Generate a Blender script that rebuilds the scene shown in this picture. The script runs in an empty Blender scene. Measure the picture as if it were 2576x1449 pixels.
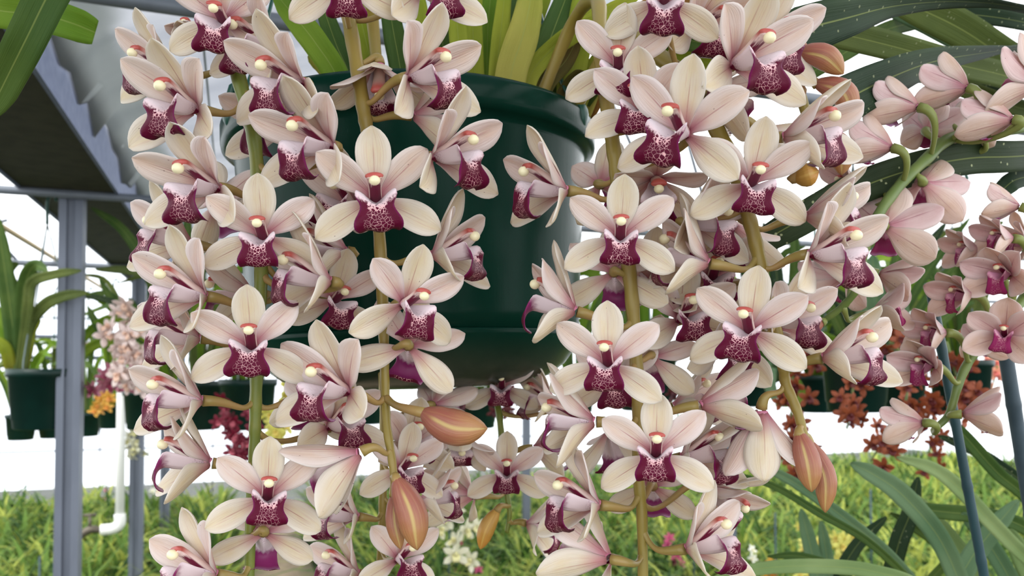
import bpy, math, random
import numpy as np
from mathutils import Matrix, Vector
random.seed(7); RNG = np.random.default_rng(11)
SC = bpy.context.scene; COL = SC.collection
R = math.radians
# ------------------------------------------------------------------ camera
F = 1946.0; CX, CY = 1288.0, 878.0
CAM = np.array([0.0, 0.0, 1.75]); PIT = R(1.5)
RT = np.array([1.0, 0, 0]); FW = np.array([0, math.cos(PIT), math.sin(PIT)]); UP = np.array([0, -math.sin(PIT), math.cos(PIT)])
cd = bpy.data.cameras.new('camera'); cam = bpy.data.objects.new('camera', cd); COL.objects.link(cam)
cam.location = CAM; cam.rotation_euler = (R(90) + PIT, 0, 0)
cd.sensor_width = 36; cd.lens = F / 2576 * 36; cd.shift_y = (CY - 724.5) / 2576; cd.clip_start = 0.02; cd.clip_end = 200
cd.dof.use_dof = True; cd.dof.focus_distance = 0.52; cd.dof.aperture_fstop = 10.5
SC.camera = cam

def P(px, py, d):
    return CAM + d * ((px - CX) / F * RT + (CY - py) / F * UP + FW)
AX = np.array([-0.337, 0.941, 0]); LA = np.array([0.941, 0.337, 0])
def G(a, l, z):
    return a * AX + l * LA + np.array([0, 0, CAM[2] + z])

# ------------------------------------------------------------------ objects
def prop(o, label=None, cat=None, group=None, kind=None):
    if label: o['label'] = label
    if cat: o['category'] = cat
    if group: o['group'] = group
    if kind: o['kind'] = kind
    return o
def empty(name, loc=(0, 0, 0), **k):
    o = bpy.data.objects.new(name, None); COL.objects.link(o); o.location = tuple(loc); o.empty_display_size = 0.02
    return prop(o, **k)
def link(name, me, parent=None, loc=None):
    o = bpy.data.objects.new(name, me); COL.objects.link(o)
    if parent is not None:
        o.parent = parent
        # parents at plain translations or full matrices: children given in parent space unless loc='world'
    return o
class MB:
    def __init__(s): s.v = []; s.f = []; s.m = []; s.uv = []; s.n = 0
    def add(s, v, f, m=0, uv=None):
        v = np.asarray(v, float); s.v.append(v)
        for k, q in enumerate(f):
            s.f.append([i + s.n for i in q]); s.m.append(m if np.isscalar(m) else m[k])
        s.uv.append(np.zeros((len(v), 2)) if uv is None else np.asarray(uv, float)); s.n += len(v)
        return s
    def mesh(s, name, mats, smooth=True, origin=None):
        v = np.vstack(s.v); uv = np.vstack(s.uv)
        if origin is not None: v = v - np.asarray(origin, float)
        me = bpy.data.meshes.new(name); me.from_pydata(v.tolist(), [], s.f)
        for m in (mats if isinstance(mats, (list, tuple)) else [mats]): me.materials.append(m)
        me.polygons.foreach_set('material_index', s.m)
        me.polygons.foreach_set('use_smooth', [smooth] * len(s.f))
        ul = me.uv_layers.new(name='UVMap'); li = np.zeros(len(me.loops), int); me.loops.foreach_get('vertex_index', li)
        ul.data.foreach_set('uv', uv[li].ravel()); me.update()
        return me
def catmull(pts, n=8):
    p = np.asarray(pts, float)
    if len(p) == 2:
        t = np.linspace(0, 1, n + 1)[:, None]; return p[0] * (1 - t) + p[1] * t
    q = np.vstack([2 * p[0] - p[1], p, 2 * p[-1] - p[-2]]); out = []
    for i in range(1, len(q) - 2):
        for k in range(n):
            t = k / n; a, b, c, d = q[i - 1], q[i], q[i + 1], q[i + 2]
            out.append(0.5 * (2 * b + (c - a) * t + (2 * a - 5 * b + 4 * c - d) * t * t + (3 * b - a - 3 * c + d) * t ** 3))
    out.append(p[-1]); return np.array(out)
def nrm(v):
    return v / (np.linalg.norm(v, axis=-1, keepdims=True) + 1e-12)
def tube(mb, pts, rad, seg=10, m=0, cap=True, squash=1.0):
    pts = np.asarray(pts, float); n = len(pts)
    rad = np.full(n, rad) if np.isscalar(rad) else np.interp(np.linspace(0, 1, n), np.linspace(0, 1, len(rad)), rad)
    T = nrm(np.gradient(pts, axis=0)); ref = np.array([0, 0, 1.0]) if abs(T[0][2]) < 0.9 else np.array([1.0, 0, 0])
    a = nrm(np.cross(T[0], ref)); vs = []; uv = []
    for i in range(n):
        a = nrm(a - T[i] * np.dot(a, T[i])); b = np.cross(T[i], a)
        for k in range(seg):
            w = 2 * math.pi * k / seg
            vs.append(pts[i] + rad[i] * (math.cos(w) * a + squash * math.sin(w) * b)); uv.append((k / seg, i / (n - 1)))
    f = [[i * seg + k, i * seg + (k + 1) % seg, (i + 1) * seg + (k + 1) % seg, (i + 1) * seg + k] for i in range(n - 1) for k in range(seg)]
    if cap: f += [list(range(seg))[::-1], [(n - 1) * seg + k for k in range(seg)]]
    mb.add(vs, f, m, uv); return mb
def lathe(mb, prof, c=(0, 0, 0), seg=48, m=0, cap=False):
    vs = []; n = len(prof)
    for r, z in prof:
        for k in range(seg):
            w = 2 * math.pi * k / seg; vs.append((c[0] + r * math.cos(w), c[1] + r * math.sin(w), c[2] + z))
    f = [[i * seg + k, i * seg + (k + 1) % seg, (i + 1) * seg + (k + 1) % seg, (i + 1) * seg + k] for i in range(n - 1) for k in range(seg)]
    mb.add(vs, f, m); return mb
def box(mb, c, ax, m=0):
    c = np.asarray(c, float); vs = [c + i * ax[0] + j * ax[1] + k * ax[2] for i in (-1, 1) for j in (-1, 1) for k in (-1, 1)]
    f = [[0, 1, 3, 2], [4, 6, 7, 5], [0, 4, 5, 1], [2, 3, 7, 6], [0, 2, 6, 4], [1, 5, 7, 3]]
    mb.add(vs, f, m); return mb
def ball(mb, c, r, m=0, seg=12, rings=8, axes=None):
    ax = np.eye(3) if axes is None else axes; r = np.ones(3) * r; vs = []; uv = []
    for i in range(rings + 1):
        t = math.pi * i / rings
        for k in range(seg):
            w = 2 * math.pi * k / seg; l = np.array([math.sin(t) * math.cos(w), math.sin(t) * math.sin(w), math.cos(t)]) * r
            vs.append(np.asarray(c) + l @ ax); uv.append((k / seg, i / rings))
    f = [[i * seg + k, (i + 1) * seg + k, (i + 1) * seg + (k + 1) % seg, i * seg + (k + 1) % seg] for i in range(rings) for k in range(seg)]
    mb.add(vs, f, m, uv); return mb
def shell(mb, g, uvg, th, mf=0, mbk=None):
    """a thin closed sheet from a grid of points g[nv,nu,3]"""
    nv, nu, _ = g.shape; du = np.gradient(g, axis=1); dv = np.gradient(g, axis=0); n = nrm(np.cross(du, dv))
    th = np.full((nv, nu, 1), th / 2.0); th[:, 0] *= .35; th[:, -1] *= .35; th[-1] *= .35
    a = (g + n * th).reshape(-1, 3); b = (g - n * th).reshape(-1, 3); N = nv * nu; f = []; mm = []
    mbk = mf if mbk is None else mbk
    for i in range(nv - 1):
        for j in range(nu - 1):
            q = [i * nu + j, i * nu + j + 1, (i + 1) * nu + j + 1, (i + 1) * nu + j]
            f.append(q); mm.append(mf); f.append([x + N for x in q[::-1]]); mm.append(mbk)
    rim = [j for j in range(nu)] + [i * nu + nu - 1 for i in range(1, nv)] + [(nv - 1) * nu + j for j in range(nu - 2, -1, -1)] + [i * nu for i in range(nv - 2, 0, -1)]
    for k in range(len(rim)):
        p, q = rim[k], rim[(k + 1) % len(rim)]; f.append([q, p, p + N, q + N]); mm.append(mf)
    uv = uvg.reshape(-1, 2); mb.add(np.vstack([a, b]), f, mm, np.vstack([uv, uv])); return mb

# ------------------------------------------------------------------ materials
def lin(r, g, b):
    c = lambda x: ((x / 255 + .055) / 1.055) ** 2.4 if x > 10 else x / 255 / 12.92
    return (c(r), c(g), c(b), 1)
class NT:
    def __init__(s, name):
        s.mat = bpy.data.materials.new(name); s.mat.use_nodes = True; s.t = s.mat.node_tree; s.t.nodes.clear()
        s.out = s.t.nodes.new('ShaderNodeOutputMaterial')
    def n(s, typ, ins=None, **attr):
        x = s.t.nodes.new('ShaderNode' + typ)
        for k, v in attr.items(): setattr(x, k, v)
        for k, v in (ins or {}).items():
            i = x.inputs[k]
            if hasattr(v, 'is_output'): s.t.links.new(v, i)
            else: i.default_value = v
        return x
    def m(s, op, a, b=0.0, c=None, clamp=False):
        d = {0: a, 1: b}
        if c is not None: d[2] = c
        return s.n('Math', d, operation=op, use_clamp=clamp).outputs[0]
    def sm(s, x, lo, hi, to0=0.0, to1=1.0):
        return s.n('MapRange', {0: x, 1: lo, 2: hi, 3: to0, 4: to1}, interpolation_type='SMOOTHSTEP').outputs[0]
    def mix(s, f, a, b):
        x = s.n('Mix', data_type='RGBA')
        for k, v in ((0, f), (6, a), (7, b)):
            if hasattr(v, 'is_output'): s.t.links.new(v, x.inputs[k])
            else: x.inputs[k].default_value = v
        return x.outputs[2]
    def uv(s):
        u = s.n('UVMap'); sp = s.n('SeparateXYZ', {0: u.outputs[0]}); return u.outputs[0], sp.outputs[0], sp.outputs[1]
    def bsdf(s, col, rough=.5, trans=0.0, tcol=None, bump=None, bd=.001, spec=.5, metal=0.0):
        i = {'Base Color': col, 'Roughness': rough, 'Specular IOR Level': spec, 'Metallic': metal}
        if bump is not None: i['Normal'] = s.n('Bump', {'Height': bump, 'Distance': bd, 'Strength': 1.0}).outputs[0]
        p = s.n('BsdfPrincipled', i).outputs[0]
        if trans:
            t = s.n('BsdfTranslucent', {'Color': tcol if tcol is not None else col}).outputs[0]
            p = s.n('MixShader', {0: trans, 1: p, 2: t}).outputs[0]
        s.t.links.new(p, s.out.inputs[0]); return s.mat
def mat_tepal(name, body, mid, blush, vein, speck=True):
    t = NT(name); uv, u, v = t.uv(); ob = t.n('ObjectInfo').outputs['Random']
    a = t.m('ABSOLUTE', t.m('MULTIPLY_ADD', u, 2.0, -1.0))
    off = t.n('CombineXYZ', {0: t.m('MULTIPLY', ob, 37.0), 1: t.m('MULTIPLY', ob, 91.0)}).outputs[0]
    pos = t.n('VectorMath', {0: uv, 1: off}, operation='ADD').outputs[0]
    nz = t.n('TexNoise', {'Vector': pos, 'Scale': 3.0, 'Detail': 3.0}).outputs[0]
    strk = t.n('TexNoise', {'Vector': t.n('VectorMath', {0: pos, 1: (26, 1.6, 1)}, operation='MULTIPLY').outputs[0], 'Scale': 1.0, 'Detail': 3.0}).outputs[0]
    c = t.mix(t.m('MULTIPLY', t.sm(a, .9, .25), t.sm(nz, .25, .75, .35, 1.0)), body, mid)
    c = t.mix(t.m('MULTIPLY', t.sm(strk, .5, .8), t.m('MULTIPLY', t.sm(a, .95, .3), .3)), c, blush)
    c = t.mix(t.m('MULTIPLY', t.sm(ob, .2, 1.0), .12), c, lin(214, 204, 160))
    bas = t.m('MULTIPLY', t.sm(t.m('ADD', v, t.m('MULTIPLY', a, .12)), .50, .05), .85)
    c = t.mix(bas, c, blush)
    vn = t.m('MULTIPLY', t.m('MULTIPLY', t.sm(a, .05, .005), t.sm(v, .88, .5)), t.sm(strk, .3, .6, .2, .8))
    c = t.mix(vn, c, vein)
    c = t.mix(t.m('MULTIPLY', t.sm(a, .86, 1.0), .45), c, lin(240, 234, 228))
    if speck:
        vo = t.n('TexVoronoi', {'Vector': pos, 'Scale': 7.0}); sel = t.n('SeparateXYZ', {0: vo.outputs['Color']}).outputs[0]
        d = t.m('MULTIPLY', t.sm(vo.outputs['Distance'], .10, .05), t.m('GREATER_THAN', sel, .88))
        c = t.mix(t.m('MULTIPLY', d, .85), c, lin(112, 66, 60))
    return t.bsdf(c, .45, .30, bump=strk, bd=.0004, spec=.35)
MT_SEP = mat_tepal('sepal_cream', lin(238, 228, 214), lin(234, 217, 184), lin(196, 114, 130), lin(186, 130, 116))
MT_PET = mat_tepal('petal_blush', lin(240, 226, 222), lin(234, 208, 192), lin(194, 104, 128), lin(182, 104, 112))
MT_SEP2 = mat_tepal('sepal_rose', lin(238, 216, 208), lin(224, 192, 172), lin(204, 140, 142), lin(170, 106, 106))
MT_PET2 = mat_tepal('petal_rose', lin(238, 214, 212), lin(222, 184, 182), lin(200, 124, 140), lin(160, 76, 96))
def mat_lip_in(name, burg, pale, net=1.0):
    t = NT(name); uv, u, v = t.uv(); ob = t.n('ObjectInfo').outputs['Random']
    uu = t.m('MULTIPLY_ADD', u, 2.0, -1.0); a = t.m('ABSOLUTE', uu)
    q = t.n('CombineXYZ', {0: t.m('MULTIPLY', uu, 1.45), 1: t.m('MULTIPLY', v, 4.2), 2: t.m('MULTIPLY', ob, 40.0)}).outputs[0]
    nz = t.n('TexNoise', {'Vector': q, 'Scale': 6.0, 'Detail': 4.0, 'Roughness': .7}).outputs[0]
    qd = t.n('VectorMath', {0: q, 1: t.n('VectorMath', {0: t.n('TexNoise', {'Vector': q, 'Scale': 3.0}).outputs[1], 1: (.16, .16, 0)}, operation='MULTIPLY').outputs[0]}, operation='ADD').outputs[0]
    vo = t.n('TexVoronoi', {'Vector': qd, 'Scale': 4.6}, feature='DISTANCE_TO_EDGE', voronoi_dimensions='3D').outputs[0]
    m1 = t.sm(t.m('ADD', t.m('SUBTRACT', v, t.m('MULTIPLY', t.sm(a, .3, .8), .02)), t.m('MULTIPLY_ADD', nz, .18, -.09)), .505, .575)
    cen = t.m('MULTIPLY', t.sm(t.m('ADD', a, t.m('MULTIPLY_ADD', nz, .3, -.15)), .60, .34), net)
    thr = t.m('MULTIPLY', cen, t.sm(v, .54, .74, .22, .016))
    line = t.sm(t.m('SUBTRACT', vo, thr), .03, -.012)
    pal = t.m('MAXIMUM', t.m('SUBTRACT', 1.0, m1), t.m('MULTIPLY', line, t.sm(cen, .0, .25)))
    pc = t.mix(t.sm(v, .46, .66), pale, lin(238, 186, 188))
    fl = t.m('MULTIPLY', t.sm(nz, .56, .64), t.sm(v, .0, .3))
    pc = t.mix(t.m('MULTIPLY', fl, t.m('MULTIPLY', t.sm(a, .8, .3), .6)), pc, burg)
    bc = t.mix(t.m('MULTIPLY', t.sm(a, .86, 1.0), .8), burg, lin(112, 16, 78))
    return t.bsdf(t.mix(pal, bc, pc), .5, .10, bump=nz, bd=.0004, spec=.2)
def mat_lip_out(name, pale, pur):
    t = NT(name); uv, u, v = t.uv(); a = t.m('ABSOLUTE', t.m('MULTIPLY_ADD', u, 2.0, -1.0))
    nz = t.n('TexNoise', {'Vector': uv, 'Scale': 40.0, 'Detail': 2.0}).outputs[0]
    n2 = t.n('TexNoise', {'Vector': uv, 'Scale': 9.0, 'Detail': 4.0}).outputs[0]
    c = t.mix(t.sm(t.m('ADD', v, t.m('MULTIPLY_ADD', n2, .16, -.08)), .44, .60), pale, pur)
    c = t.mix(t.m('MULTIPLY', t.sm(nz, .52, .62), t.m('MULTIPLY', t.sm(v, .26, .06), .9)), c, lin(150, 60, 110))
    c = t.mix(t.sm(v, .86, 1.0), c, lin(196, 150, 186))
    return t.bsdf(c, .45, .15, spec=.4)
MT_LIN = mat_lip_in('lip_burgundy_net', lin(90, 0, 40), lin(240, 226, 232)); MT_LOUT = mat_lip_out('lip_outer', lin(246, 230, 236), lin(140, 40, 104))
MT_LIN2 = mat_lip_in('lip_magenta', lin(150, 36, 92), lin(226, 160, 190), .35); MT_LOUT2 = mat_lip_out('lip_outer_magenta', lin(214, 150, 180), lin(150, 44, 98))
def mat_column():
    t = NT('column_red_hood'); uv, u, v = t.uv()
    # u=0 is the underside
    a = t.m('MULTIPLY', t.m('MINIMUM', u, t.m('SUBTRACT', 1.0, u)), 2.0)
    nz = t.n('TexNoise', {'Vector': t.n('VectorMath', {0: uv, 1: (14, 3, 1)}, operation='MULTIPLY').outputs[0], 'Scale': 1.0, 'Detail': 2.0}).outputs[0]
    top = t.mix(t.sm(v, .45, .85), lin(238, 216, 206), lin(186, 86, 78))
    top = t.mix(t.sm(v, .2, .0), top, lin(196, 110, 140))
    vv = t.m('ADD', v, t.m('MULTIPLY_ADD', nz, .5, -.25))
    bot = t.mix(t.sm(vv, .55, .7), lin(104, 8, 46), lin(240, 214, 206))
    return t.bsdf(t.mix(t.sm(a, .40, .30), top, bot), .4, .1, spec=.4)
MT_COL = mat_column()
def plain(name, col, rough=.5, trans=0.0, spec=.5, metal=0.0, nscale=0.0, namt=0.0, col2=None, bump=0.0, stretch=(1, 1, 1), coord='Object'):
    t = NT(name); c = col; b = None
    if nscale:
        tc = t.n('TexCoord').outputs[coord]
        tc = t.n('VectorMath', {0: tc, 1: stretch}, operation='MULTIPLY').outputs[0]
        nz = t.n('TexNoise', {'Vector': tc, 'Scale': nscale, 'Detail': 5.0}).outputs[0]
        c = t.mix(t.m('MULTIPLY', t.sm(nz, .38, .66), namt), col, col2 if col2 else col)
        if bump: b = nz
    return t.bsdf(c, rough, trans, bump=b, bd=bump, spec=spec, metal=metal)
MT_CAP = plain('anther_cap_cream', lin(250, 240, 198), .35, .1)
MT_STEM = plain('spike_stem_olive', lin(146, 128, 54), .42, .05, nscale=60, namt=.6, col2=lin(142, 118, 58), stretch=(1, 1, .3))
MT_STEMG = plain('spike_stem_green', lin(112, 126, 48), .42, .05, nscale=60, namt=.5, col2=lin(138, 136, 56))
MT_STEMD = plain('spike_stem_dark_green', lin(96, 116, 56), .45, nscale=60, namt=.5, col2=lin(118, 130, 64))
MT_PED = plain('pedicel_bronze', lin(164, 132, 80), .42, .05, nscale=50, namt=.7, col2=lin(150, 136, 70))
MT_PEDG = plain('pedicel_green', lin(128, 136, 70), .45, .05)
def mat_bud(name, c1, c2, seam):
    t = NT(name); uv, u, v = t.uv()
    w = t.m('ABSOLUTE', t.m('SUBTRACT', t.m('FRACT', t.m('MULTIPLY', u, 3.0)), .5))
    st = t.n('TexNoise', {'Vector': t.n('VectorMath', {0: uv, 1: (50, 2, 1)}, operation='MULTIPLY').outputs[0], 'Scale': 1.0, 'Detail': 3.0}).outputs[0]
    c = t.mix(t.sm(v, .35, .95), c1, c2)
    c = t.mix(t.m('MULTIPLY', t.sm(st, .42, .66), .15), c, seam)
    c = t.mix(t.m('MULTIPLY', t.sm(w, .10, .01), t.sm(v, .08, .3)), c, seam)
    return t.bsdf(c, .4, .12, bump=st, bd=.0004)
MT_BUD = mat_bud('bud_copper', lin(158, 92, 76), lin(178, 126, 80), lin(196, 166, 104))
MT_BUDY = mat_bud('bud_amber', lin(196, 150, 70), lin(206, 142, 60), lin(214, 172, 90))
def mat_leaf(name, c1, c2, speck=0.0, rough=.42, trans=.25, tip=None, dim=.6):
    t = NT(name); uv, u, v = t.uv(); ob = t.n('ObjectInfo').outputs['Random']
    a = t.m('ABSOLUTE', t.m('MULTIPLY_ADD', u, 2.0, -1.0))
    tc = t.n('TexCoord').outputs['Object']
    st = t.n('TexNoise', {'Vector': t.n('VectorMath', {0: uv, 1: (40, 3, 1)}, operation='MULTIPLY').outputs[0], 'Scale': 1.0, 'Detail': 3.0}).outputs[0]
    nz = t.n('TexNoise', {'Vector': tc, 'Scale': 9.0, 'Detail': 4.0}).outputs[0]
    c1, c2 = [tuple(x * dim for x in q[:3]) + (1,) for q in (c1, c2)]
    c = t.mix(t.sm(nz, .35, .68), c1, c2)
    c = t.mix(t.m('MULTIPLY', t.sm(st, .45, .7), .25), c, c2)
    c = t.mix(t.m('MULTIPLY', t.sm(a, .06, .01), .45), c, lin(168, 180, 100))
    if tip: c = t.mix(t.m('MULTIPLY', t.sm(v, .5, 0.02), .8), c, tip)
    if speck:
        vo = t.n('TexVoronoi', {'Vector': tc, 'Scale': 240.0}); sel = t.n('SeparateXYZ', {0: vo.outputs['Color']}).outputs[0]
        d = t.m('MULTIPLY', t.sm(vo.outputs['Distance'], .34, .2), t.m('GREATER_THAN', sel, .88))
        c = t.mix(t.m('MULTIPLY', d, speck), c, lin(176, 182, 140))
    return t.bsdf(c, rough + .1, trans, bump=st, bd=.0006, spec=.2, tcol=c)
ML_DARK = mat_leaf('leaf_dark_green', lin(44, 72, 44), lin(66, 92, 56), .55)
ML_SPEC = mat_leaf('leaf_speckled_green', lin(56, 74, 46), lin(70, 88, 54), .95)
ML_OLIVE = mat_leaf('leaf_olive', lin(96, 112, 56), lin(116, 130, 66), .5, dim=.85)
ML_MID = mat_leaf('leaf_mid_green', lin(82, 118, 52), lin(112, 142, 64))
ML_BRIGHT = mat_leaf('leaf_bright_green', lin(106, 146, 36), lin(136, 164, 48), dim=.85)
ML_PALE = mat_leaf('leaf_pale_green', lin(138, 166, 104), lin(164, 186, 126), rough=.5, dim=.85)
ML_GREY = mat_leaf('leaf_grey_green', lin(104, 140, 100), lin(128, 158, 116), rough=.5, dim=.8)
ML_BULB = mat_leaf('leaf_yellow_base', lin(128, 142, 40), lin(156, 162, 56), trans=.4, tip=lin(166, 160, 66), dim=1.25)
ML_SHEATH = mat_leaf('leaf_sheath_straw', lin(154, 156, 66), lin(172, 166, 80), trans=.35, tip=lin(170, 156, 74), dim=1.15)
ML_BROWN = mat_leaf('leaf_bract_tan', lin(176, 128, 70), lin(190, 144, 84), trans=.25, dim=.85)
ML_RUST = mat_leaf('leaf_rusty_base', lin(150, 104, 52), lin(120, 112, 50), trans=.25)
def mat_pot():
    t = NT('pot_green_plastic'); tc = t.n('TexCoord').outputs['Object']
    nz = t.n('TexNoise', {'Vector': tc, 'Scale': 9.0, 'Detail': 6.0}).outputs[0]
    sc = t.n('TexNoise', {'Vector': t.n('VectorMath', {0: tc, 1: (60, 60, 8)}, operation='MULTIPLY').outputs[0], 'Scale': 2.0, 'Detail': 6.0, 'Roughness': .8}).outputs[0]
    c = t.mix(t.sm(nz, .35, .7), lin(9, 44, 34), lin(12, 52, 41))
    c = t.mix(t.m('MULTIPLY', t.sm(sc, .66, .74), .35), c, lin(110, 140, 124))
    z = t.n('SeparateXYZ', {0: tc}).outputs[2]
    dust = t.m('MULTIPLY', t.sm(z, .03, -.02), t.sm(nz, .3, .7, .3, 1.0))
    c = t.mix(t.m('MULTIPLY', dust, .35), c, lin(128, 116, 96))
    return t.bsdf(c, t.sm(nz, .3, .7, .14, .26), bump=sc, bd=.00015, spec=.08)
MT_POT = mat_pot()
MT_POTD = plain('pot_dull_green', lin(8, 36, 31), .4, spec=.3, nscale=8, namt=.5, col2=lin(14, 50, 43))
MT_SAUCER = MT_POT
MT_BARK = plain('potting_bark', lin(70, 50, 36), .9, nscale=60, namt=.8, col2=lin(38, 28, 22), bump=.004)
MT_STEEL = plain('galvanised_steel', lin(104, 110, 122), .5, spec=.4, metal=.25, nscale=14, namt=.5, col2=lin(90, 96, 108), stretch=(1, 1, .25))
MT_PIPE = plain('grey_rail_pipe', lin(104, 110, 118), .5, metal=.2, nscale=20, namt=.5, col2=lin(88, 94, 104))
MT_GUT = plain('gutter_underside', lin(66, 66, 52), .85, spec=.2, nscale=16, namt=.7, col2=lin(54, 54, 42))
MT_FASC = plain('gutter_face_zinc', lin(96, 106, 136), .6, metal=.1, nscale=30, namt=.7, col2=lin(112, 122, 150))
MT_TAN = plain('tan_conduit', lin(190, 168, 128), .6)
MT_PVC = plain('white_pvc', lin(232, 232, 228), .4)
MT_BRASS = plain('weathered_brass', lin(96, 88, 78), .5, metal=.5)
MT_STAKE = plain('stake_blue_green', lin(34, 66, 72), .5, nscale=40, namt=.6, col2=lin(24, 48, 58), stretch=(1, 1, .2))
MT_STAKE2 = plain('stake_slate', lin(58, 74, 84), .5, nscale=40, namt=.6, col2=lin(40, 56, 66))
MT_HANG = plain('hanger_green_plastic', lin(20, 70, 58), .35)
MT_WIRE = plain('hanger_wire', lin(96, 110, 108), .4, metal=.4)
MT_PATH = plain('path_gravel', lin(168, 148, 122), .95, nscale=12, namt=.6, col2=lin(140, 124, 100), bump=.01)
MT_SOIL = plain('greenhouse_floor', lin(40, 46, 26), .95, spec=.1, nscale=3, namt=.8, col2=lin(28, 34, 20), bump=.01)
def mat_cloth():
    t = NT('white_shade_cloth'); tc = t.n('TexCoord').outputs['UV']
    w = t.n('TexNoise', {'Vector': t.n('VectorMath', {0: tc, 1: (2.2, 60, 1)}, operation='MULTIPLY').outputs[0], 'Scale': 1.0, 'Detail': 4.0}).outputs[0]
    d = t.n('TexNoise', {'Vector': t.n('VectorMath', {0: tc, 1: (6, 14, 1)}, operation='MULTIPLY').outputs[0], 'Scale': 1.0, 'Detail': 5.0}).outputs[0]
    x = t.n('SeparateXYZ', {0: tc}).outputs[0]
    grime = t.m('MULTIPLY', t.sm(t.m('ADD', x, t.m('MULTIPLY_ADD', d, .10, -.05)), .085, .05), .55)
    c = t.mix(t.m('MULTIPLY', t.sm(w, .42, .66), .5), lin(212, 214, 219), lin(184, 187, 196))
    c = t.mix(grime, c, lin(124, 132, 126))
    return t.bsdf(c, .9, .6, bump=w, bd=.02, spec=.1)
MT_CLOTH = mat_cloth()
def mat_film():
    t = NT('clear_poly_film')
    tr = t.n('BsdfTransparent', {0: (.97, .98, .99, 1)}).outputs[0]; tl = t.n('BsdfTranslucent', {0: (.9, .9, .92, 1)}).outputs[0]
    t.t.links.new(t.n('MixShader', {0: .12, 1: tr, 2: tl}).outputs[0], t.out.inputs[0]); return t.mat
MT_FILM = mat_film()
def mat_field():
    t = NT('field_foliage'); at = t.n('Attribute', attribute_name='tint').outputs['Fac']
    c = t.mix(t.sm(at, .0, .5), lin(48, 78, 36), lin(98, 128, 56)); c = t.mix(t.sm(at, .5, 1.0), c, lin(172, 180, 86))
    return t.bsdf(c, .6, .35, spec=.15)
MT_FIELD = mat_field()

# ------------------------------------------------------------------ orchid flower meshes
WT = np.array([0, .12, .28, .45, .6, .75, .87, .95, 1.0]); WV = np.array([.24, .36, .68, .93, 1.0, .93, .70, .40, .05])
def smooth_interp(x, xs, ys):
    # monotone-ish cosine free interpolation via catmull on a dense polyline
    c = catmull(np.stack([xs, ys], 1), 6); return np.interp(x, c[:, 0], c[:, 1])
def tepal(name, mats, ang, L, W, e0, e1, cup, side_bend=0.0, tipcurl=0.0, nv=16, nu=9, twist=0.0, wavy=0.0, ph=0.0):
    t = np.linspace(0, 1, nv); t = t ** .9; a = R(ang)
    e = R(e0) + (R(e1) - R(e0)) * t + R(tipcurl) * np.clip((t - .7) / .3, 0, 1) ** 2
    dt = np.gradient(t); rr = np.cumsum(np.cos(e) * dt) * L; zz = np.cumsum(np.sin(e) * dt) * L
    rr -= rr[0]; zz -= zz[0]
    w = smooth_interp(t, WT, WV) * W / 2; s = np.linspace(-1, 1, nu)
    D = np.array([math.sin(a), math.cos(a), 0]); S = np.array([math.cos(a), -math.sin(a), 0]); Z = np.array([0, 0, 1.0])
    g = np.zeros((nv, nu, 3)); uv = np.zeros((nv, nu, 2))
    for i in range(nv):
        n = -math.sin(e[i]) * D + math.cos(e[i]) * Z; tw = R(twist) * t[i]
        Si = math.cos(tw) * S + math.sin(tw) * n; ni = math.cos(tw) * n - math.sin(tw) * S
        c = D * (rr[i] + .003) + Z * zz[i] + S * side_bend * L * t[i] ** 2
        base = 1.0 - .6 * t[i]
        for j in range(nu):
            k = s[j]; cc = cup * (1 + base * .5) * w[i]
            off = cc * (abs(k) ** 1.8) + .10 * w[i] * (1 - abs(k)) * -1 * math.exp(-(k / .16) ** 2) * .6 + wavy * w[i] * abs(k) ** 2 * math.sin(9 * t[i] + ph + (2 if k > 0 else 0))
            g[i, j] = c + Si * k * w[i] * (1 - .10 * abs(cup) * k * k) + ni * off; uv[i, j] = (k * .5 + .5, t[i])
    return shell(MB(), g, uv, .0011).mesh(name, mats)
LV = [0, .15, .3, .42, .5, .56, .64, .74, .86, .94, 1.0]
LC = [(-.15, .1), (-.45, .7), (-.55, 1.4), (-.56, 2.0), (-.52, 2.35), (-.54, 2.6), (-.78, 2.85), (-1.18, 2.97), (-1.7, 2.95), (-2.05, 2.78), (-2.28, 2.4)]
LE = [(.35, .05, .15), (.6, .25, .7), (.78, .42, 1.5), (.98, .60, 2.2), (1.20, .62, 2.65), (1.30, .20, 2.85), (1.14, -.38, 2.92), (1.22, -.92, 3.0), (1.52, -1.62, 3.05), (1.60, -2.05, 2.88), (1.36, -2.25, 2.5)]
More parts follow.
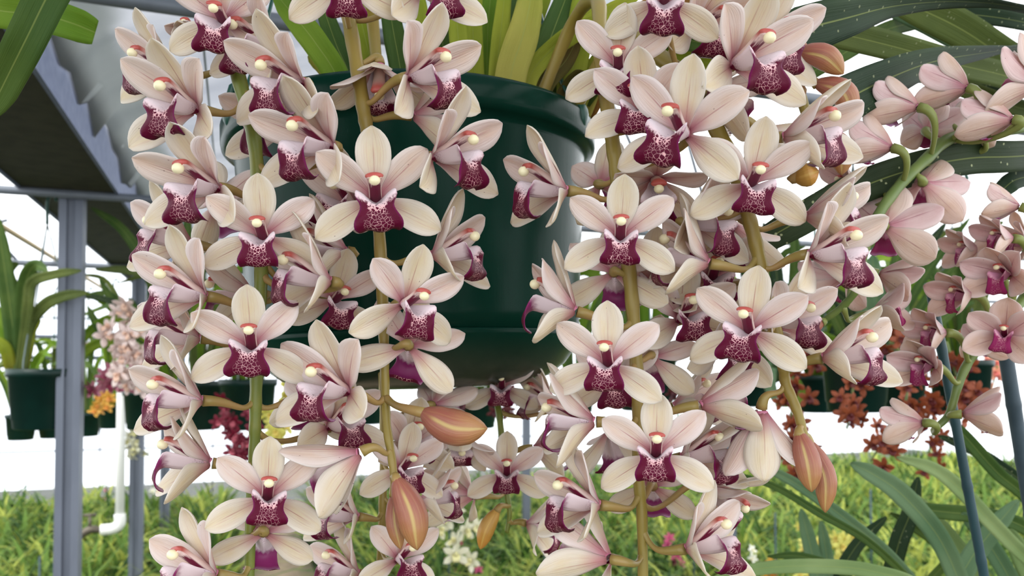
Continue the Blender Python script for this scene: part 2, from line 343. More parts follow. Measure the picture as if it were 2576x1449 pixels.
def lip_mesh(name, mats, curl=0.0, narrow=1.0, wav=1.0, ph=0.0):
    nv, nu = 30, 21; v = np.linspace(0, 1, nv)
    LC2 = [list(x) for x in LC]; LE2 = [list(x) for x in LE]
    if curl: # tip rolls back under
        LC2[9] = [-2.1, 2.5]; LC2[10] = [-2.0, 1.95]; LE2[10] = [1.2, -1.95, 2.0]; LE2[9] = [1.45, -2.1, 2.55]
    C = np.stack([smooth_interp(v, LV, np.array([q[k] for q in LC2])) for k in range(2)], 1)
    E = np.stack([smooth_interp(v, LV, np.array([q[k] for q in LE2])) for k in range(3)], 1)
    g = np.zeros((nv, nu, 3)); uv = np.zeros((nv, nu, 2))
    for i in range(nv):
        p = 1.7 if v[i] < .5 else 1.7 - .5 * min(1, (v[i] - .5) / .2)
        for j in range(nu):
            u = 1 - 2 * j / (nu - 1); a = abs(u)
            x = E[i, 0] * narrow * a ** (.95 + .25 * (v[i] < .58) - .15 * (v[i] > .8)); y = C[i, 0] + (E[i, 1] - C[i, 0]) * a ** p; z = C[i, 1] + (E[i, 2] - C[i, 1]) * a ** 1.5
            rid = .13 * math.exp(-((a - .15) / .07) ** 2) * max(0, math.sin(math.pi * np.clip((v[i] - .25) / .36, 0, 1)))
            y += rid; z += rid * .6 * (v[i] > .45)
            if v[i] > .58:
                wv = .10 * wav * a * a * math.sin(15 * v[i] + ph + 4 * u); z += wv; x *= 1 + .05 * math.sin(20 * v[i] + ph)
                y += .07 * wav * math.sin(6 * u + ph) * (v[i] - .58) / .42
            if v[i] <= .6 and a > .6: x += .09 * ((a - .6) / .4) ** 2 * max(0, math.sin(math.pi * (v[i] - .3) / .3))
            g[i, j] = (x * (1 if u > 0 else -1), y, z); uv[i, j] = (.5 + .5 * u, v[i])
    return shell(MB(), g * .01, uv, .0009, 0, 1).mesh(name, mats)
def column_mesh(name, mats):
    path = catmull(np.array([(0, 0, 0), (0, .42, .8), (0, .95, 1.7), (0, 1.32, 2.4), (0, 1.36, 2.8)]) * .01, 4)
    hw = np.interp(np.linspace(0, 1, len(path)), [0, .4, .75, .9, 1], [.44, .42, .52, .62, .50]) * .01
    hh = np.interp(np.linspace(0, 1, len(path)), [0, .5, .8, 1], [.36, .27, .28, .20]) * .01
    T = nrm(np.gradient(path, axis=0)); seg = 16; vs = []; uv = []
    for i, p in enumerate(path):
        b = np.cross(T[i], np.array([1.0, 0, 0]))  # up side
        b = b if b[1] > 0 else -b
        for k in range(seg + 1):
            w = 2 * math.pi * k / seg - math.pi / 2
            vs.append(p + np.array([1.0, 0, 0]) * hw[i] * math.cos(w) + b * hh[i] * math.sin(w)); uv.append((k / seg, i / (len(path) - 1)))
    q = seg + 1; n = len(path)
    f = [[i * q + k, i * q + k + 1, (i + 1) * q + k + 1, (i + 1) * q + k] for i in range(n - 1) for k in range(seg)] + [[(n - 1) * q + k for k in range(seg)]]
    mb = MB().add(vs, f, 0, uv)
    ball(mb, (0, .0106, .0285), np.array([.0037, .0033, .0034]), 1, 14, 10)
    return mb.mesh(name, mats)
COLM = column_mesh('column', [MT_COL, MT_CAP])
LIPS = [lip_mesh('lip', [MT_LIN, MT_LOUT], 0, 1.0, 1.0, 0.3), lip_mesh('lip', [MT_LIN, MT_LOUT], 1, .96, 1.1, 2.0), lip_mesh('lip', [MT_LIN, MT_LOUT], 0, 1.05, 1.4, 4.1), lip_mesh('lip', [MT_LIN, MT_LOUT], 1, 1.0, .8, 5.0)]
LIPS2 = [lip_mesh('lip', [MT_LIN2, MT_LOUT2], 0, .8, 1.0, 1.0), lip_mesh('lip', [MT_LIN2, MT_LOUT2], 1, .72, 1.2, 3.0)]
def tepal_set(k, sep, pet, rose=False):
    rr = random.Random(k * 31 + 5); j = lambda s: rr.uniform(-s, s)
    #            dorsal            petal              lateral      (e0,e1,cup)
    cfg = {0: ((20, 8, .20), (24, 2, .14), (16, -2, .14)), 1: ((30, 34, .26), (44, 30, .18), (40, 30, .20)),
           2: ((40, 62, .30), (52, 44, .24), (48, 48, .26)), 3: ((66, 82, .40), (70, 84, .36), (68, 82, .40))}[k % 4]
    d, p, l = cfg; tc = 12 if k % 4 == 1 else 0; sw = 1.0 if not rose else 1.34
    out = {}
    out['dorsal'] = tepal('dorsal_sepal', sep, 0 + j(3), .0435, .0232 * sw, d[0], d[1], d[2], 0, tc + j(12), wavy=.05, ph=k)
    out['petal'] = [tepal('petal', pet, sgn * (50 + j(4)), .0450, .0205 * (1 + (sw - 1) * .8), p[0] + j(4), p[1] + j(5), p[2], sgn * .04, j(22) - 8, twist=sgn * -8, wavy=.06, ph=k + sgn) for sgn in (-1, 1)]
    out['lateral'] = [tepal('lateral_sepal', sep, sgn * (116 + j(5)), .0445, .0208 * sw, l[0] + j(4), l[1] + j(5), l[2], sgn * .05, j(22), twist=sgn * 12, wavy=.05, ph=k + 2 + sgn) for sgn in (-1, 1)]
    return out
SETS = [tepal_set(k, MT_SEP, MT_PET) for k in range(8)]
SETS2 = [tepal_set(k, MT_SEP2, MT_PET2, True) for k in range(4)]

def frame_at(c, yaw, pitch, roll):
    n = nrm(CAM - c); r = nrm(RT - n * np.dot(RT, n)); u = np.cross(n, r); y, p, q = R(yaw), R(pitch), R(roll)
    f = math.cos(p) * (math.sin(y) * r + math.cos(y) * n) + math.sin(p) * u
    uu = math.cos(p) * u - math.sin(p) * (math.sin(y) * r + math.cos(y) * n)
    rot = np.array(Matrix.Rotation(-q, 3, Vector(n)))
    f = rot @ f; uu = rot @ uu
    return np.cross(uu, f), uu, f
def bezier(p0, p1, p2, p3, n=12):
    t = np.linspace(0, 1, n)[:, None]; return (1 - t) ** 3 * p0 + 3 * (1 - t) ** 2 * t * p1 + 3 * (1 - t) * t * t * p2 + t ** 3 * p3
FC = [0]; GS = .87
class Spike:
    def __init__(s, name, path, rad, label, group, mat=MT_STEM, ped=MT_PED, rose=False, cat='flower spike', pedr=.0026):
        s.pts = catmull([P(*q) for q in path], 10); s.root = empty(name, s.pts[0], label=label, cat=cat, group=group)
        s.o = s.pts[0]; s.ped = ped; s.rose = rose; s.pedr = pedr
        mb = MB(); n = len(s.pts); rads = np.interp(np.linspace(0, 1, n), np.linspace(0, 1, len(rad)), rad)
        rads = rads * (1 + .05 * np.sin(np.arange(n) * .9))
        tube(mb, s.pts, rads, 12)
        link('stem', mb.mesh('stem', mat, origin=s.o), s.root)
    def node(s, c, node):
        if node is not None:
            k = np.argmin([np.linalg.norm(((q - CAM) @ RT / ((q - CAM) @ FW) * F + CX - node[0], CY - (q - CAM) @ UP / ((q - CAM) @ FW) * F - node[1])) for q in s.pts])
        else:
            k = np.argmin(np.linalg.norm(s.pts - (c + np.array([0, 0, .0])), axis=1))
        return s.pts[k]
    def flower(s, cx, cy, d=.505, yaw=0, pitch=0, roll=0, sc=1.0, var=0, node=None, lip=None):
        
        if not s.rose:
            v4 = var % 4; sc = sc * (GS if v4 == 0 else 1.07 if v4 < 3 else 1.0)
            if abs(yaw) < 100: pitch += (1 if v4 == 0 else 12) if abs(pitch) < 15 else 0
            if v4 and 24 < abs(yaw) < 62: yaw *= 1.16
        c = P(cx, cy, d); x, u, f = frame_at(c, yaw, pitch, roll); FC[0] += 1; k = FC[0]; rr = random.Random(k * 17 + 3)
        M = Matrix(((x[0], u[0], f[0], c[0]), (x[1], u[1], f[1], c[1]), (x[2], u[2], f[2], c[2]), (0, 0, 0, 1))) @ Matrix.Scale(sc, 4)
        Mi = np.array(M.inverted())
        nd = s.node(c, node); back = c - f * .003 * sc; ln = np.linalg.norm(nd - back)
        side = nrm(back - nd) * .7 + np.array([0, 0, -.35])
        pp = bezier(nd, nd + (side + np.array([0, 0, -.45])) * ln * .42, back - f * min(.022, ln * .45 + .006), back + f * .001, 14)
        loc = np.c_[pp, np.ones(len(pp))] @ Mi.T
        mb = MB(); tube(mb, loc[:, :3], np.array([1.15, .75, .75, .85, 1.0, 1.25, 1.5]) * s.pedr / sc, 9)
        fl = link('flower', mb.mesh('flower', s.ped), s.root)
        fl.matrix_parent_inverse = Matrix(); fl.matrix_local = Matrix.Translation(-Vector(s.o)) @ M
        sets = SETS2 if s.rose else SETS
        st = sets[(var % 4) + (4 * rr.randint(0, 1) if not s.rose else 0)]
        def sub(nm, me, a=5):
            o = link(nm, me, fl); o.rotation_euler = (R(rr.uniform(-a, a)), R(rr.uniform(-a, a)), R(rr.uniform(-a, a) * .7)); return o
        for nm, me in [('dorsal_sepal', st['dorsal'])] + [('petal', m) for m in st['petal']] + [('lateral_sepal', m) for m in st['lateral']]: sub(nm, me)
        lp = LIPS2 if s.rose else LIPS
        l = sub('lip', lp[rr.randrange(len(lp)) if lip is None else lip], 3); cl = sub('column', COLM, 2)
        if s.rose: l.scale = (.8,) * 3; cl.scale = (.75,) * 3
        elif var % 4 == 0: l.scale = (.92, .88, .95); l.location = (0, -.0012, 0); cl.scale = (.95,) * 3
        else: l.scale = (.88, .80, .98); cl.scale = (.92, .95, .96)
        if var % 4 == 3: l.scale = (.82, .82, .9)
        return fl
    def bud(s, p0, p1, w, d, node=None, mat=MT_BUD, bend=.0):
        a, b = P(*p0, d), P(*p1, d - .006 if d < .6 else d); L = np.linalg.norm(b - a); ax = nrm(b - a); n = nrm(CAM - a)
        r = w * d / F / 2; sd = nrm(np.cross(ax, n)); mid = catmull([a, (a + b) / 2 + sd * bend * L, b], 10); T = nrm(np.gradient(mid, axis=0))
        m = len(mid); tt = np.linspace(0, 1, m); prof = np.interp(tt, [0, .06, .2, .4, .58, .75, .88, .96, 1], [.30, .50, .78, .97, 1, .84, .55, .26, .04]) * r
        seg = 24; vs = []; uv = []
        for i in range(m):
            e1 = nrm(np.cross(T[i], n)); e2 = np.cross(e1, T[i])
            for k in range(seg + 1):
                w_ = 2 * math.pi * k / seg; ridge = 1 - .10 * math.exp(-((((k / seg * 3) % 1) - .5) / .10) ** 2) * (tt[i] > .04)
                vs.append(mid[i] + prof[i] * ridge * (math.cos(w_ + .5) * e1 + math.sin(w_ + .5) * e2)); uv.append((k / seg, tt[i]))
        q = seg + 1; f = [[i * q + k, i * q + k + 1, (i + 1) * q + k + 1, (i + 1) * q + k] for i in range(m - 1) for k in range(seg)] + [[(m - 1) * q + k for k in range(seg)]]
        mb = MB().add(vs, f, 0, uv); nd = s.node(a, node); ln = np.linalg.norm(a - nd)
        pp = bezier(nd, nd + (a - nd) * .3 + np.array([0, 0, -.1]) * ln, a - ax * min(.02, ln * .5), a + ax * L * .06, 10)
        tube(mb, pp, np.array([1.2, .9, .95, 1.2, 1.5]) * s.pedr, 9, 1)
        return link('bud', mb.mesh('bud', [mat, s.ped], origin=s.o), s.root)

CASC = 'flower spikes cascading from the green pot'
# --- spike A, left
A = Spike('flower_spike', [(860, 300, .72), (760, 20, .68), (640, -60, .6), (572, 10, .55), (590, 150, .535), (625, 290, .53), (643, 380, .53), (655, 560, .53), (657, 700, .53), (650, 800, .53), (645, 950, .53), (642, 1050, .53), (640, 1130, .53), (632, 1250, .53), (627, 1500, .53)],
          [.0052, .005, .0047, .0042, .0034], 'cream-pink orchid spike hanging farthest left of the green pot, stem yellow-green', CASC, MT_STEMG)
for q in [
    (563, 52, .505, -14, -5, 6, 1, 0), (497, 82, .54, -25, -10, 0, .6, 3), (678, 112, .52, -46, -5, -6, .95, 1), (436, 185, .545, -56, 0, -6, .95, 1),
    (492, 275, .50, -36, -4, -6, 1, 1, (610, 250)), (757, 208, .50, -40, -6, -8, 1.03, 1, (610, 230)), (832, 368, .495, -40, -8, -6, 1.05, 1), (546, 473, .50, -38, -8, -6, 1.03, 1),
    (662, 595, .49, -6, -2, 0, 1.0, 0), (826, 708, .50, -68, -4, -4, 1.03, 1, (950, 690)), (512, 745, .50, -48, -4, -4, 1.02, 1), (476, 612, .54, -66, 0, -4, 1, 1),
    (633, 872, .485, -4, 0, 0, 1.0, 0), (497, 852, .54, -70, -4, -6, 1, 1), (502, 1008, .50, -68, -6, -8, 1.0, 1), (526, 1165, .51, -84, -2, -6, 1.0, 1),
    (672, 1252, .485, 0, 0, 2, .98, 0), (664, 1342, .525, 175, -25, 0, .95, 0), (538, 1445, .50, -52, 0, -10, 1.0, 1),
    (868, 632, .545, -82, -4, -6, .95, 1), (636, 742, .565, -100, 0, -6, 1.0, 1), (722, 322, .565, -40, -12, 0, 1.0, 1), (545, 515, .56, 165, -15, -20, .95, 1),
    (842, 755, .545, 14, -4, 10, .95, 0, (960, 640)), (830, 1075, .56, 28, -4, 0, .9, 1), (772, 1005, .56, 160, -20, 10, .85, 1)]:
    A.flower(*q)
# --- spike B, centre
B = Spike('flower_spike', [(960, 320, .72), (930, 0, .68), (880, -90, .6), (866, -30, .555), (880, 60, .54), (900, 180, .53), (915, 280, .525), (925, 340, .525), (945, 500, .525), (955, 600, .525), (962, 750, .525), (966, 870, .525), (968, 960, .525), (972, 1060, .52), (985, 1150, .515), (992, 1205, .512)],
          [.0056, .0052, .0048, .0042, .0032, .0026], 'orchid spike down the pot front, its flat open bloom centre, ending in two copper buds', CASC)
for q in [
    (866, -42, .50, 4, -4, 0, 1.05, 0), (955, 168, .54, -4, -58, 0, .95, 1), (1032, 195, .505, 40, -6, 8, 1.05, 1), (1062, -18, .535, 26, -4, 6, 1.0, 1),
    (1092, 395, .505, 46, -6, 10, 1.02, 1), (1042, 292, .545, 100, -8, 0, .95, 1), (945, 500, .49, 2, 2, -3, 1.12, 0), (1092, 642, .53, 66, 2, 10, 1.02, 1),
    (1017, 765, .495, 26, -4, 12, 1.03, 0), (1028, 872, .515, 172, -18, 14, 1.05, 0), (872, 985, .495, -38, -6, -4, 1.03, 1), (902, 1142, .505, -98, -30, -4, 1.08, 2),
    (888, 520, .57, -26, -4, 4, .98, 1)]:
    B.flower(*q)
B.bud((1064, 1038), (1226, 1078), 92, .50, (968, 1000), bend=.10)
B.bud((998, 1205), (1050, 1384), 80, .50, (990, 1200), bend=-.06)
B.bud((992, 1240), (1008, 1382), 46, .515, (990, 1200), bend=.05)
# --- spike behind B
B2 = Spike('flower_spike', [(960, 900, .66), (965, 1000, .645), (966, 1150, .645), (962, 1270, .645), (960, 1350, .645), (950, 1500, .645)], [.004, .0034, .003],
           'smaller orchid spike hanging just behind the centre spike below the pot', CASC)
for q in [(1010, 1180, .615, 20, -2, 4, .98, 0), (1026, 1122, .66, 18, 0, 6, .95, 1), (1062, 1258, .64, 72, 0, 8, .95, 1), (896, 1300, .62, -52, -4, -6, .98, 1),
          (1002, 1408, .615, 26, 0, 4, .98, 0), (897, 1442, .62, -62, 0, -6, .98, 1), (1150, 1085, .70, 10, -60, 0, .9, 2), (1090, 1020, .68, 150, -10, 0, .9, 1)]:
    B2.flower(*q)
# --- small green-stemmed spike under the pot
E = Spike('flower_spike', [(1225, 985, .86), (1240, 990, .76), (1252, 1020, .735), (1262, 1100, .725), (1275, 1240, .72), (1282, 1290, .72), (1275, 1340, .72)], [.004, .0034, .0028, .002],
          'short orchid spike with bright green stem dangling below the pot base', CASC, MT_STEMG)
for q in [(1275, 1192, .69, 0, 0, 0, .98, 0), (1190, 1248, .70, -120, 0, -6, 1.05, 1), (1328, 1318, .72, 74, -10, 20, 1.0, 1), (1345, 1128, .72, 96, -6, 12, 1.0, 1),
          (1262, 975, .72, 0, 0, 0, .95, 0, (1240, 990)), (1392, 1010, .73, -60, -5, 0, .95, 1)]:
    E.flower(*q)
E.bud((1252, 1280), (1208, 1382), 42, .71, (1278, 1270), MT_BUDY, .05)
# --- spike C
C = Spike('flower_spike', [(1330, 320, .72), (1440, 60, .68), (1500, 0, .6), (1510, 120, .545), (1528, 270, .535), (1545, 380, .53), (1555, 460, .53), (1580, 660, .53), (1592, 780, .53), (1600, 900, .53), (1605, 1010, .53), (1607, 1200, .53), (1615, 1300, .53), (1618, 1500, .53)],
          [.0058, .0054, .005, .0044, .0034], 'long orchid spike hanging over the pot right edge, passing the bottom of the photo', CASC)
for q in [
    (1556, 168, .52, -2, 0, 2, 1.0, 0), (1622, 282, .51, -14, 0, -4, .88, 1), (1722, 338, .48, -26, 4, 4, 1.18, 0), (1421, 480, .505, -56, -6, -4, 1.0, 1, (1548, 470)),
    (1512, 465, .56, 160, -10, -10, .95, 1), (1650, 452, .555, 4, -34, 0, .95, 1), (1560, 597, .49, 0, 0, 0, 1.0, 0), (1444, 782, .51, -84, 0, 0, 1.0, 1, (1590, 800)),
    (1545, 688, .535, 178, -22, 0, 1.05, 0), (1530, 915, .485, -8, 0, 2, 1.0, 0), (1548, 955, .555, 0, -10, 0, .95, 0), (1492, 1062, .505, -84, -6, -8, 1.02, 1),
    (1536, 1085, .57, 165, -50, 0, .9, 1), (1650, 1143, .485, 0, 0, 2, 1.0, 0), (1642, 1225, .56, 178, -20, 0, .9, 0), (1502, 1270, .505, -52, -4, -4, 1.0, 1),
    (1532, 1406, .515, -122, -10, 20, 1.05, 1), (1732, 1380, .505, 54, 0, 6, 1.0, 1, (1616, 1330)), (1640, 900, .55, 178, -20, 10, .95, 0), (1712, 805, .56, 18, -6, 0, .95, 1),
    (1655, 720, .58, -4, 0, 0, .95, 1), (1720, 1150, .545, 50, 0, 8, 1.0, 1), (1765, 1020, .52, 92, 0, 8, .98, 2), (1700, 1020, .60, 60, 0, 0, .95, 2), (1790, 1230, .56, 70, -20, 30, .9, 1)]:
    C.flower(*q)
# --- spike D
D = Spike('flower_spike', [(1420, 320, .74), (1560, 80, .66), (1640, 130, .58), (1720, 190, .55), (1772, 250, .54), (1800, 320, .53), (1840, 400, .525), (1870, 500, .52), (1890, 570, .52), (1910, 650, .52), (1925, 730, .52), (1950, 820, .52), (1970, 920, .52), (1977, 965, .515), (2000, 1020, .512), (2016, 1070, .51), (2024, 1110, .51)],
          [.0062, .0058, .0052, .0046, .0036, .0028], 'rightmost orchid spike of the green pot, tipped by a tapering copper bud pair', CASC)
for q in [
    (1670, 2, .50, 4, -4, 2, 1.05, 0), (1752, 62, .56, 30, -10, 14, 1.0, 1), (1846, 165, .495, 34, 0, 8, 1.05, 1), (1900, 118, .555, 42, 0, 10, 1.05, 1), (1782, 232, .53, 100, -10, 8, 1.0, 1),
    (1977, 345, .50, 56, -4, 8, 1.05, 2), (1905, 330, .56, 120, -50, 0, .95, 1), (1888, 462, .485, 10, 0, 6, 1.03, 0), (2032, 545, .515, 72, 2, 10, .98, 2, (1893, 565)), (2042, 640, .495, 46, -4, 8, 1.03, 1),
    (1886, 832, .485, -10, 0, 8, 1.03, 0), (2076, 900, .50, 64, 0, 8, 1.02, 2), (1915, 1035, .515, 16, -112, 0, 1.0, 2, (1975, 965)), (1778, 662, .505, -78, 0, -4, 1.02, 1, (1905, 640)),
    (1732, 560, .525, 46, -6, 14, 1.0, 1), (1840, 568, .55, 170, -58, 0, .95, 1), (1955, 815, .55, 40, 0, 12, .95, 1), (1790, 700, .57, 10, -10, 0, .95, 1), (1820, 860, .57, 30, -20, 10, .95, 1)]:
    D.flower(*q)
D.bud((2010, 1088), (2042, 1238), 66, .505, (2016, 1070), bend=-.03)
D.bud((2034, 1110), (2076, 1290), 56, .52, (2020, 1090), bend=-.10)
D2 = Spike('flower_spike', [(1440, 320, .78), (1640, 20, .70), (1800, 15, .64), (1930, 60, .60), (2000, 200, .58), (2040, 330, .575), (2075, 420, .57)], [.005, .0046, .004, .003],
           'copper-budded orchid spike arching behind the rightmost spike', CASC, MT_STEM)
D2.bud((2008, 130), (2122, 186), 62, .56, (1975, 130), bend=-.12)
D2.bud((1988, 90), (2030, 170), 50, .59, (1960, 100))
D2.bud((2052, 208), (2142, 306), 62, .565, (2005, 210), bend=-.22)
D2.bud((1975, 240), (2030, 225), 52, .575, (2010, 230))
D2.bud((2070, 330), (2118, 440), 66, .58, (2040, 330), bend=-.15)
D2.bud((1998, 450), (2060, 430), 60, .585, (2060, 400), MT_BUDY)

# --- the rose-pink neighbour, right
NB = 'rose-pink orchid spikes at the right edge'
FF = Spike('flower_spike', [(2680, 300, .72), (2540, 325, .67), (2400, 345, .65), (2330, 400, .64), (2260, 470, .63), (2205, 550, .62), (2172, 640, .62), (2158, 720, .62), (2120, 770, .63), (2070, 808, .64)], [.0052, .005, .0044, .0034, .0026],
           'rose-pink orchid spike on dark green stem arching between the dark strap leaves', NB, MT_STEMD, MT_PEDG, True, pedr=.0028)
for q in [(2308, 270, .62, -118, 4, 0, .80, 2), (2432, 222, .62, -120, 4, 0, .82, 2), (2545, 302, .60, -112, 2, -4, .82, 2), (2242, 372, .62, -118, 6, 0, .80, 2), (2610, 215, .60, -100, 4, 0, .9, 1),
          (2330, 330, .66, 170, 0, 0, .8, 2), (2400, 310, .67, 150, 0, 10, .8, 2), (2322, 462, .64, 168, -24, 10, .90, 1), (2225, 572, .63, 172, -20, 4, .95, 0), (2150, 470, .66, -60, 0, 0, .75, 1),
          (2212, 690, .66, 90, -20, 0, .8, 2), (2195, 790, .66, 80, 10, 0, .85, 2), (2120, 700, .67, -150, -20, 0, .85, 1), (2180, 530, .67, 100, 0, 0, .75, 2), (2440, 380, .68, -100, 0, 0, .8, 2)]:
    FF.flower(*(q[:6] + (q[6] * 1.06,) + q[7:]))
FF.bud((2070, 810), (2000, 840), 44, .635, None, MT_BUD)
GG = Spike('flower_spike', [(2690, 560, .74), (2610, 700, .70), (2560, 770, .69), (2500, 830, .68), (2440, 905, .68), (2410, 970, .68), (2388, 1040, .68), (2350, 1082, .68)], [.005, .0046, .0038, .0028],
           'rose-pink orchid spike sloping down to the blue-green stake', NB, MT_STEMD, MT_PEDG, True, pedr=.0028)
for q in [(2562, 520, .66, -100, 6, 0, .9, 2), (2545, 600, .655, -62, 0, -4, .95, 2), (2462, 628, .68, -66, 0, -6, .95, 2), (2538, 692, .645, -28, 0, -4, 1.08, 2), (2440, 742, .655, -52, 0, -6, 1.0, 2), (2376, 838, .66, -56, 0, -6, 1.0, 2),
          (2527, 845, .645, -6, 0, 8, 1.02, 1), (2345, 922, .66, -36, 0, -4, 1.05, 2), (2424, 1042, .66, 96, 6, 6, 1.05, 2), (2322, 1064, .66, -124, 6, -10, 1.0, 2), (2590, 610, .68, -60, 0, 0, .9, 1), (2460, 865, .69, 160, 0, 0, .8, 1)]:
    GG.flower(*(q[:6] + (q[6] * .78,) + q[7:]))

# ------------------------------------------------------------------ main pot
POT = empty('hanging_pot', (-.0958, .793, CAM[2] + .001), label='large glossy dark green plastic hanging pot behind the cascading orchids', cat='plant pot')
POT.rotation_euler = (0, R(-1.6), 0)
link('pot_body', lathe(MB(), [(.160, .0315), (.1645, .033), (.1655, .05), (.171, .14), (.1745, .203), (.176, .2095), (.182, .211), (.1862, .2145), (.187, .219), (.187, .2335), (.1855, .2375), (.181, .2385), (.1765, .2365), (.173, .225), (.168, .14), (.160, .04)], seg=96).mesh('pot_body', MT_POT), POT)
link('drip_saucer', lathe(MB(), [(.0005, -.019), (.098, -.019), (.112, -.0175), (.134, -.010), (.149, .001), (.159, .014), (.1655, .027), (.1665, .0305), (.164, .0325), (.158, .031)], seg=96).mesh('drip_saucer', MT_SAUCER), POT)
link('potting_bark', lathe(MB(), [(.0005, .205), (.08, .207), (.168, .203), (.1685, .19)], seg=48).mesh('potting_bark', MT_BARK), POT)
for ang in (215, 335, 95):
    w = R(ang); e = np.array([.181 * math.cos(w), .181 * math.sin(w), .236]); up = np.array([.15 * math.cos(w), .15 * math.sin(w), .32])
    mb = MB(); tube(mb, catmull([e + (0, 0, -.01), e + (0, 0, .02), up, (0, 0, .95)], 8), [.007, .006, .0035, .0025], 8, squash=.5)
    ball(mb, e + (0, 0, -.004), np.array([.010, .010, .014]))
    link('hanger_strap', mb.mesh('hanger_strap', MT_HANG), POT)

# ------------------------------------------------------------------ strap leaves
def strap(pts, w, fold=.25, th=.0012, tipw=.15, basew=.7, tilt=0.0, prof=None, nu=7, n=8):
    c = catmull(pts, n); m = len(c); T = nrm(np.gradient(c, axis=0)); t = np.linspace(0, 1, m)
    pw = np.interp(t, [0, .25, .6, .85, .96, 1], prof or [basew, .95, 1, .8, .45, tipw]) * w / 2
    s = np.linspace(-1, 1, nu); g = np.zeros((m, nu, 3)); uv = np.zeros((m, nu, 2))
    for i in range(m):
        v = nrm(CAM - c[i]); S = nrm(np.cross(T[i], v)); N = np.cross(S, T[i])
        k = R(tilt if np.isscalar(tilt) else np.interp(t[i], np.linspace(0, 1, len(tilt)), tilt))
        S2 = math.cos(k) * S + math.sin(k) * N; N2 = math.cos(k) * N - math.sin(k) * S
        for j in range(nu):
            g[i, j] = c[i] + S2 * s[j] * pw[i] + N2 * fold * pw[i] * (abs(s[j]) - .5); uv[i, j] = (s[j] * .5 + .5, t[i])
    return shell(MB(), g, uv, th)
def leaf_px(parent, path, wpx, mat, name='leaf', **k):
    pts = [P(*q) for q in path]; d = np.mean([q[2] for q in path]); o = np.array(parent.location)
    return link(name, strap(pts, wpx * d / F, **k).mesh(name, mat, origin=o), parent)
PLANT = empty('orchid_plant', (-.0958, .793, CAM[2] + .2), label='orchid clump of yellow-green leaf bases rising from the large green pot', cat='orchid plant')
d0 = .72
for path, w, m in [
    ([(1165, 330, .70), (1160, 190, .70), (1150, 60, .70), (1140, -60, .70)], 46, ML_BULB), ([(1200, 330, .71), (1195, 190, .71), (1190, 60, .71), (1200, -60, .71)], 48, ML_BULB),
    ([(1225, 330, .73), (1225, 190, .73), (1228, 60, .73), (1240, -60, .73)], 50, ML_BRIGHT), ([(1248, 330, .70), (1250, 190, .70), (1262, 60, .70), (1275, -60, .70)], 44, ML_BULB),
    ([(1262, 330, .72), (1268, 190, .72), (1290, 60, .72), (1310, -60, .72)], 46, ML_MID), ([(1280, 330, .69), (1285, 190, .69), (1318, 80, .69), (1345, -50, .70)], 82, ML_SHEATH),
    ([(1340, 330, .73), (1352, 190, .73), (1395, 70, .73), (1445, -60, .74)], 66, ML_MID), ([(1320, 340, .70), (1330, 200, .70), (1400, 115, .70), (1500, 50, .70), (1620, -20, .71)], 48, ML_BULB),
    ([(1420, 330, .74), (1440, 180, .73), (1458, 80, .73), (1475, -60, .73)], 72, ML_BULB), ([(1340, 340, .71), (1370, 220, .71), (1425, 150, .72), (1455, 90, .72)], 46, ML_RUST),
    ([(1400, 330, .75), (1410, 230, .74), (1440, 150, .74), (1480, 60, .74)], 50, ML_MID), ([(1430, 330, .75), (1490, 180, .74), (1560, 110, .73), (1640, 60, .72)], 50, ML_BULB),
    ([(1450, 330, .76), (1480, 230, .75), (1520, 150, .74), (1580, 60, .74)], 60, ML_SHEATH), ([(1085, 330, .71), (1075, 190, .71), (1060, 80, .71), (1040, -60, .72)], 56, ML_BULB),
    ([(1030, 330, .72), (1010, 190, .72), (990, 80, .72), (965, -60, .73)], 56, ML_MID), ([(970, 330, .71), (940, 190, .71), (915, 80, .71), (880, -60, .72)], 60, ML_BULB),
    ([(920, 330, .73), (880, 190, .73), (845, 110, .73), (800, -20, .74)], 54, ML_MID), ([(880, 330, .70), (850, 200, .68), (795, 110, .67), (740, 40, .67), (690, -20, .68)], 66, ML_BRIGHT),
    ([(900, 330, .75), (860, 210, .74), (815, 160, .73), (775, 140, .72)], 58, ML_SHEATH), ([(1120, 330, .74), (1118, 190, .74), (1110, 60, .74), (1095, -60, .74)], 52, ML_MID),
    ([(1370, 330, .74), (1420, 240, .73), (1450, 200, .72), (1470, 180, .71)], 44, ML_RUST), ([(1300, 340, .75), (1305, 190, .75), (1340, 60, .75), (1390, -60, .76)], 52, ML_BULB),
    ([(1450, 300, .78), (1560, 150, .74), (1660, 120, .70), (1760, 150, .66), (1800, 170, .64)], 46, ML_BULB), ([(1440, 300, .77), (1580, 120, .70), (1700, 100, .66), (1800, 120, .62), (1890, 180, .62)], 48, ML_MID),
    ([(1470, 300, .78), (1600, 60, .70), (1720, 10, .64), (1850, 10, .60), (1960, 60, .60)], 70, ML_BROWN)]:
    leaf_px(PLANT, path, w, m, fold=.35)

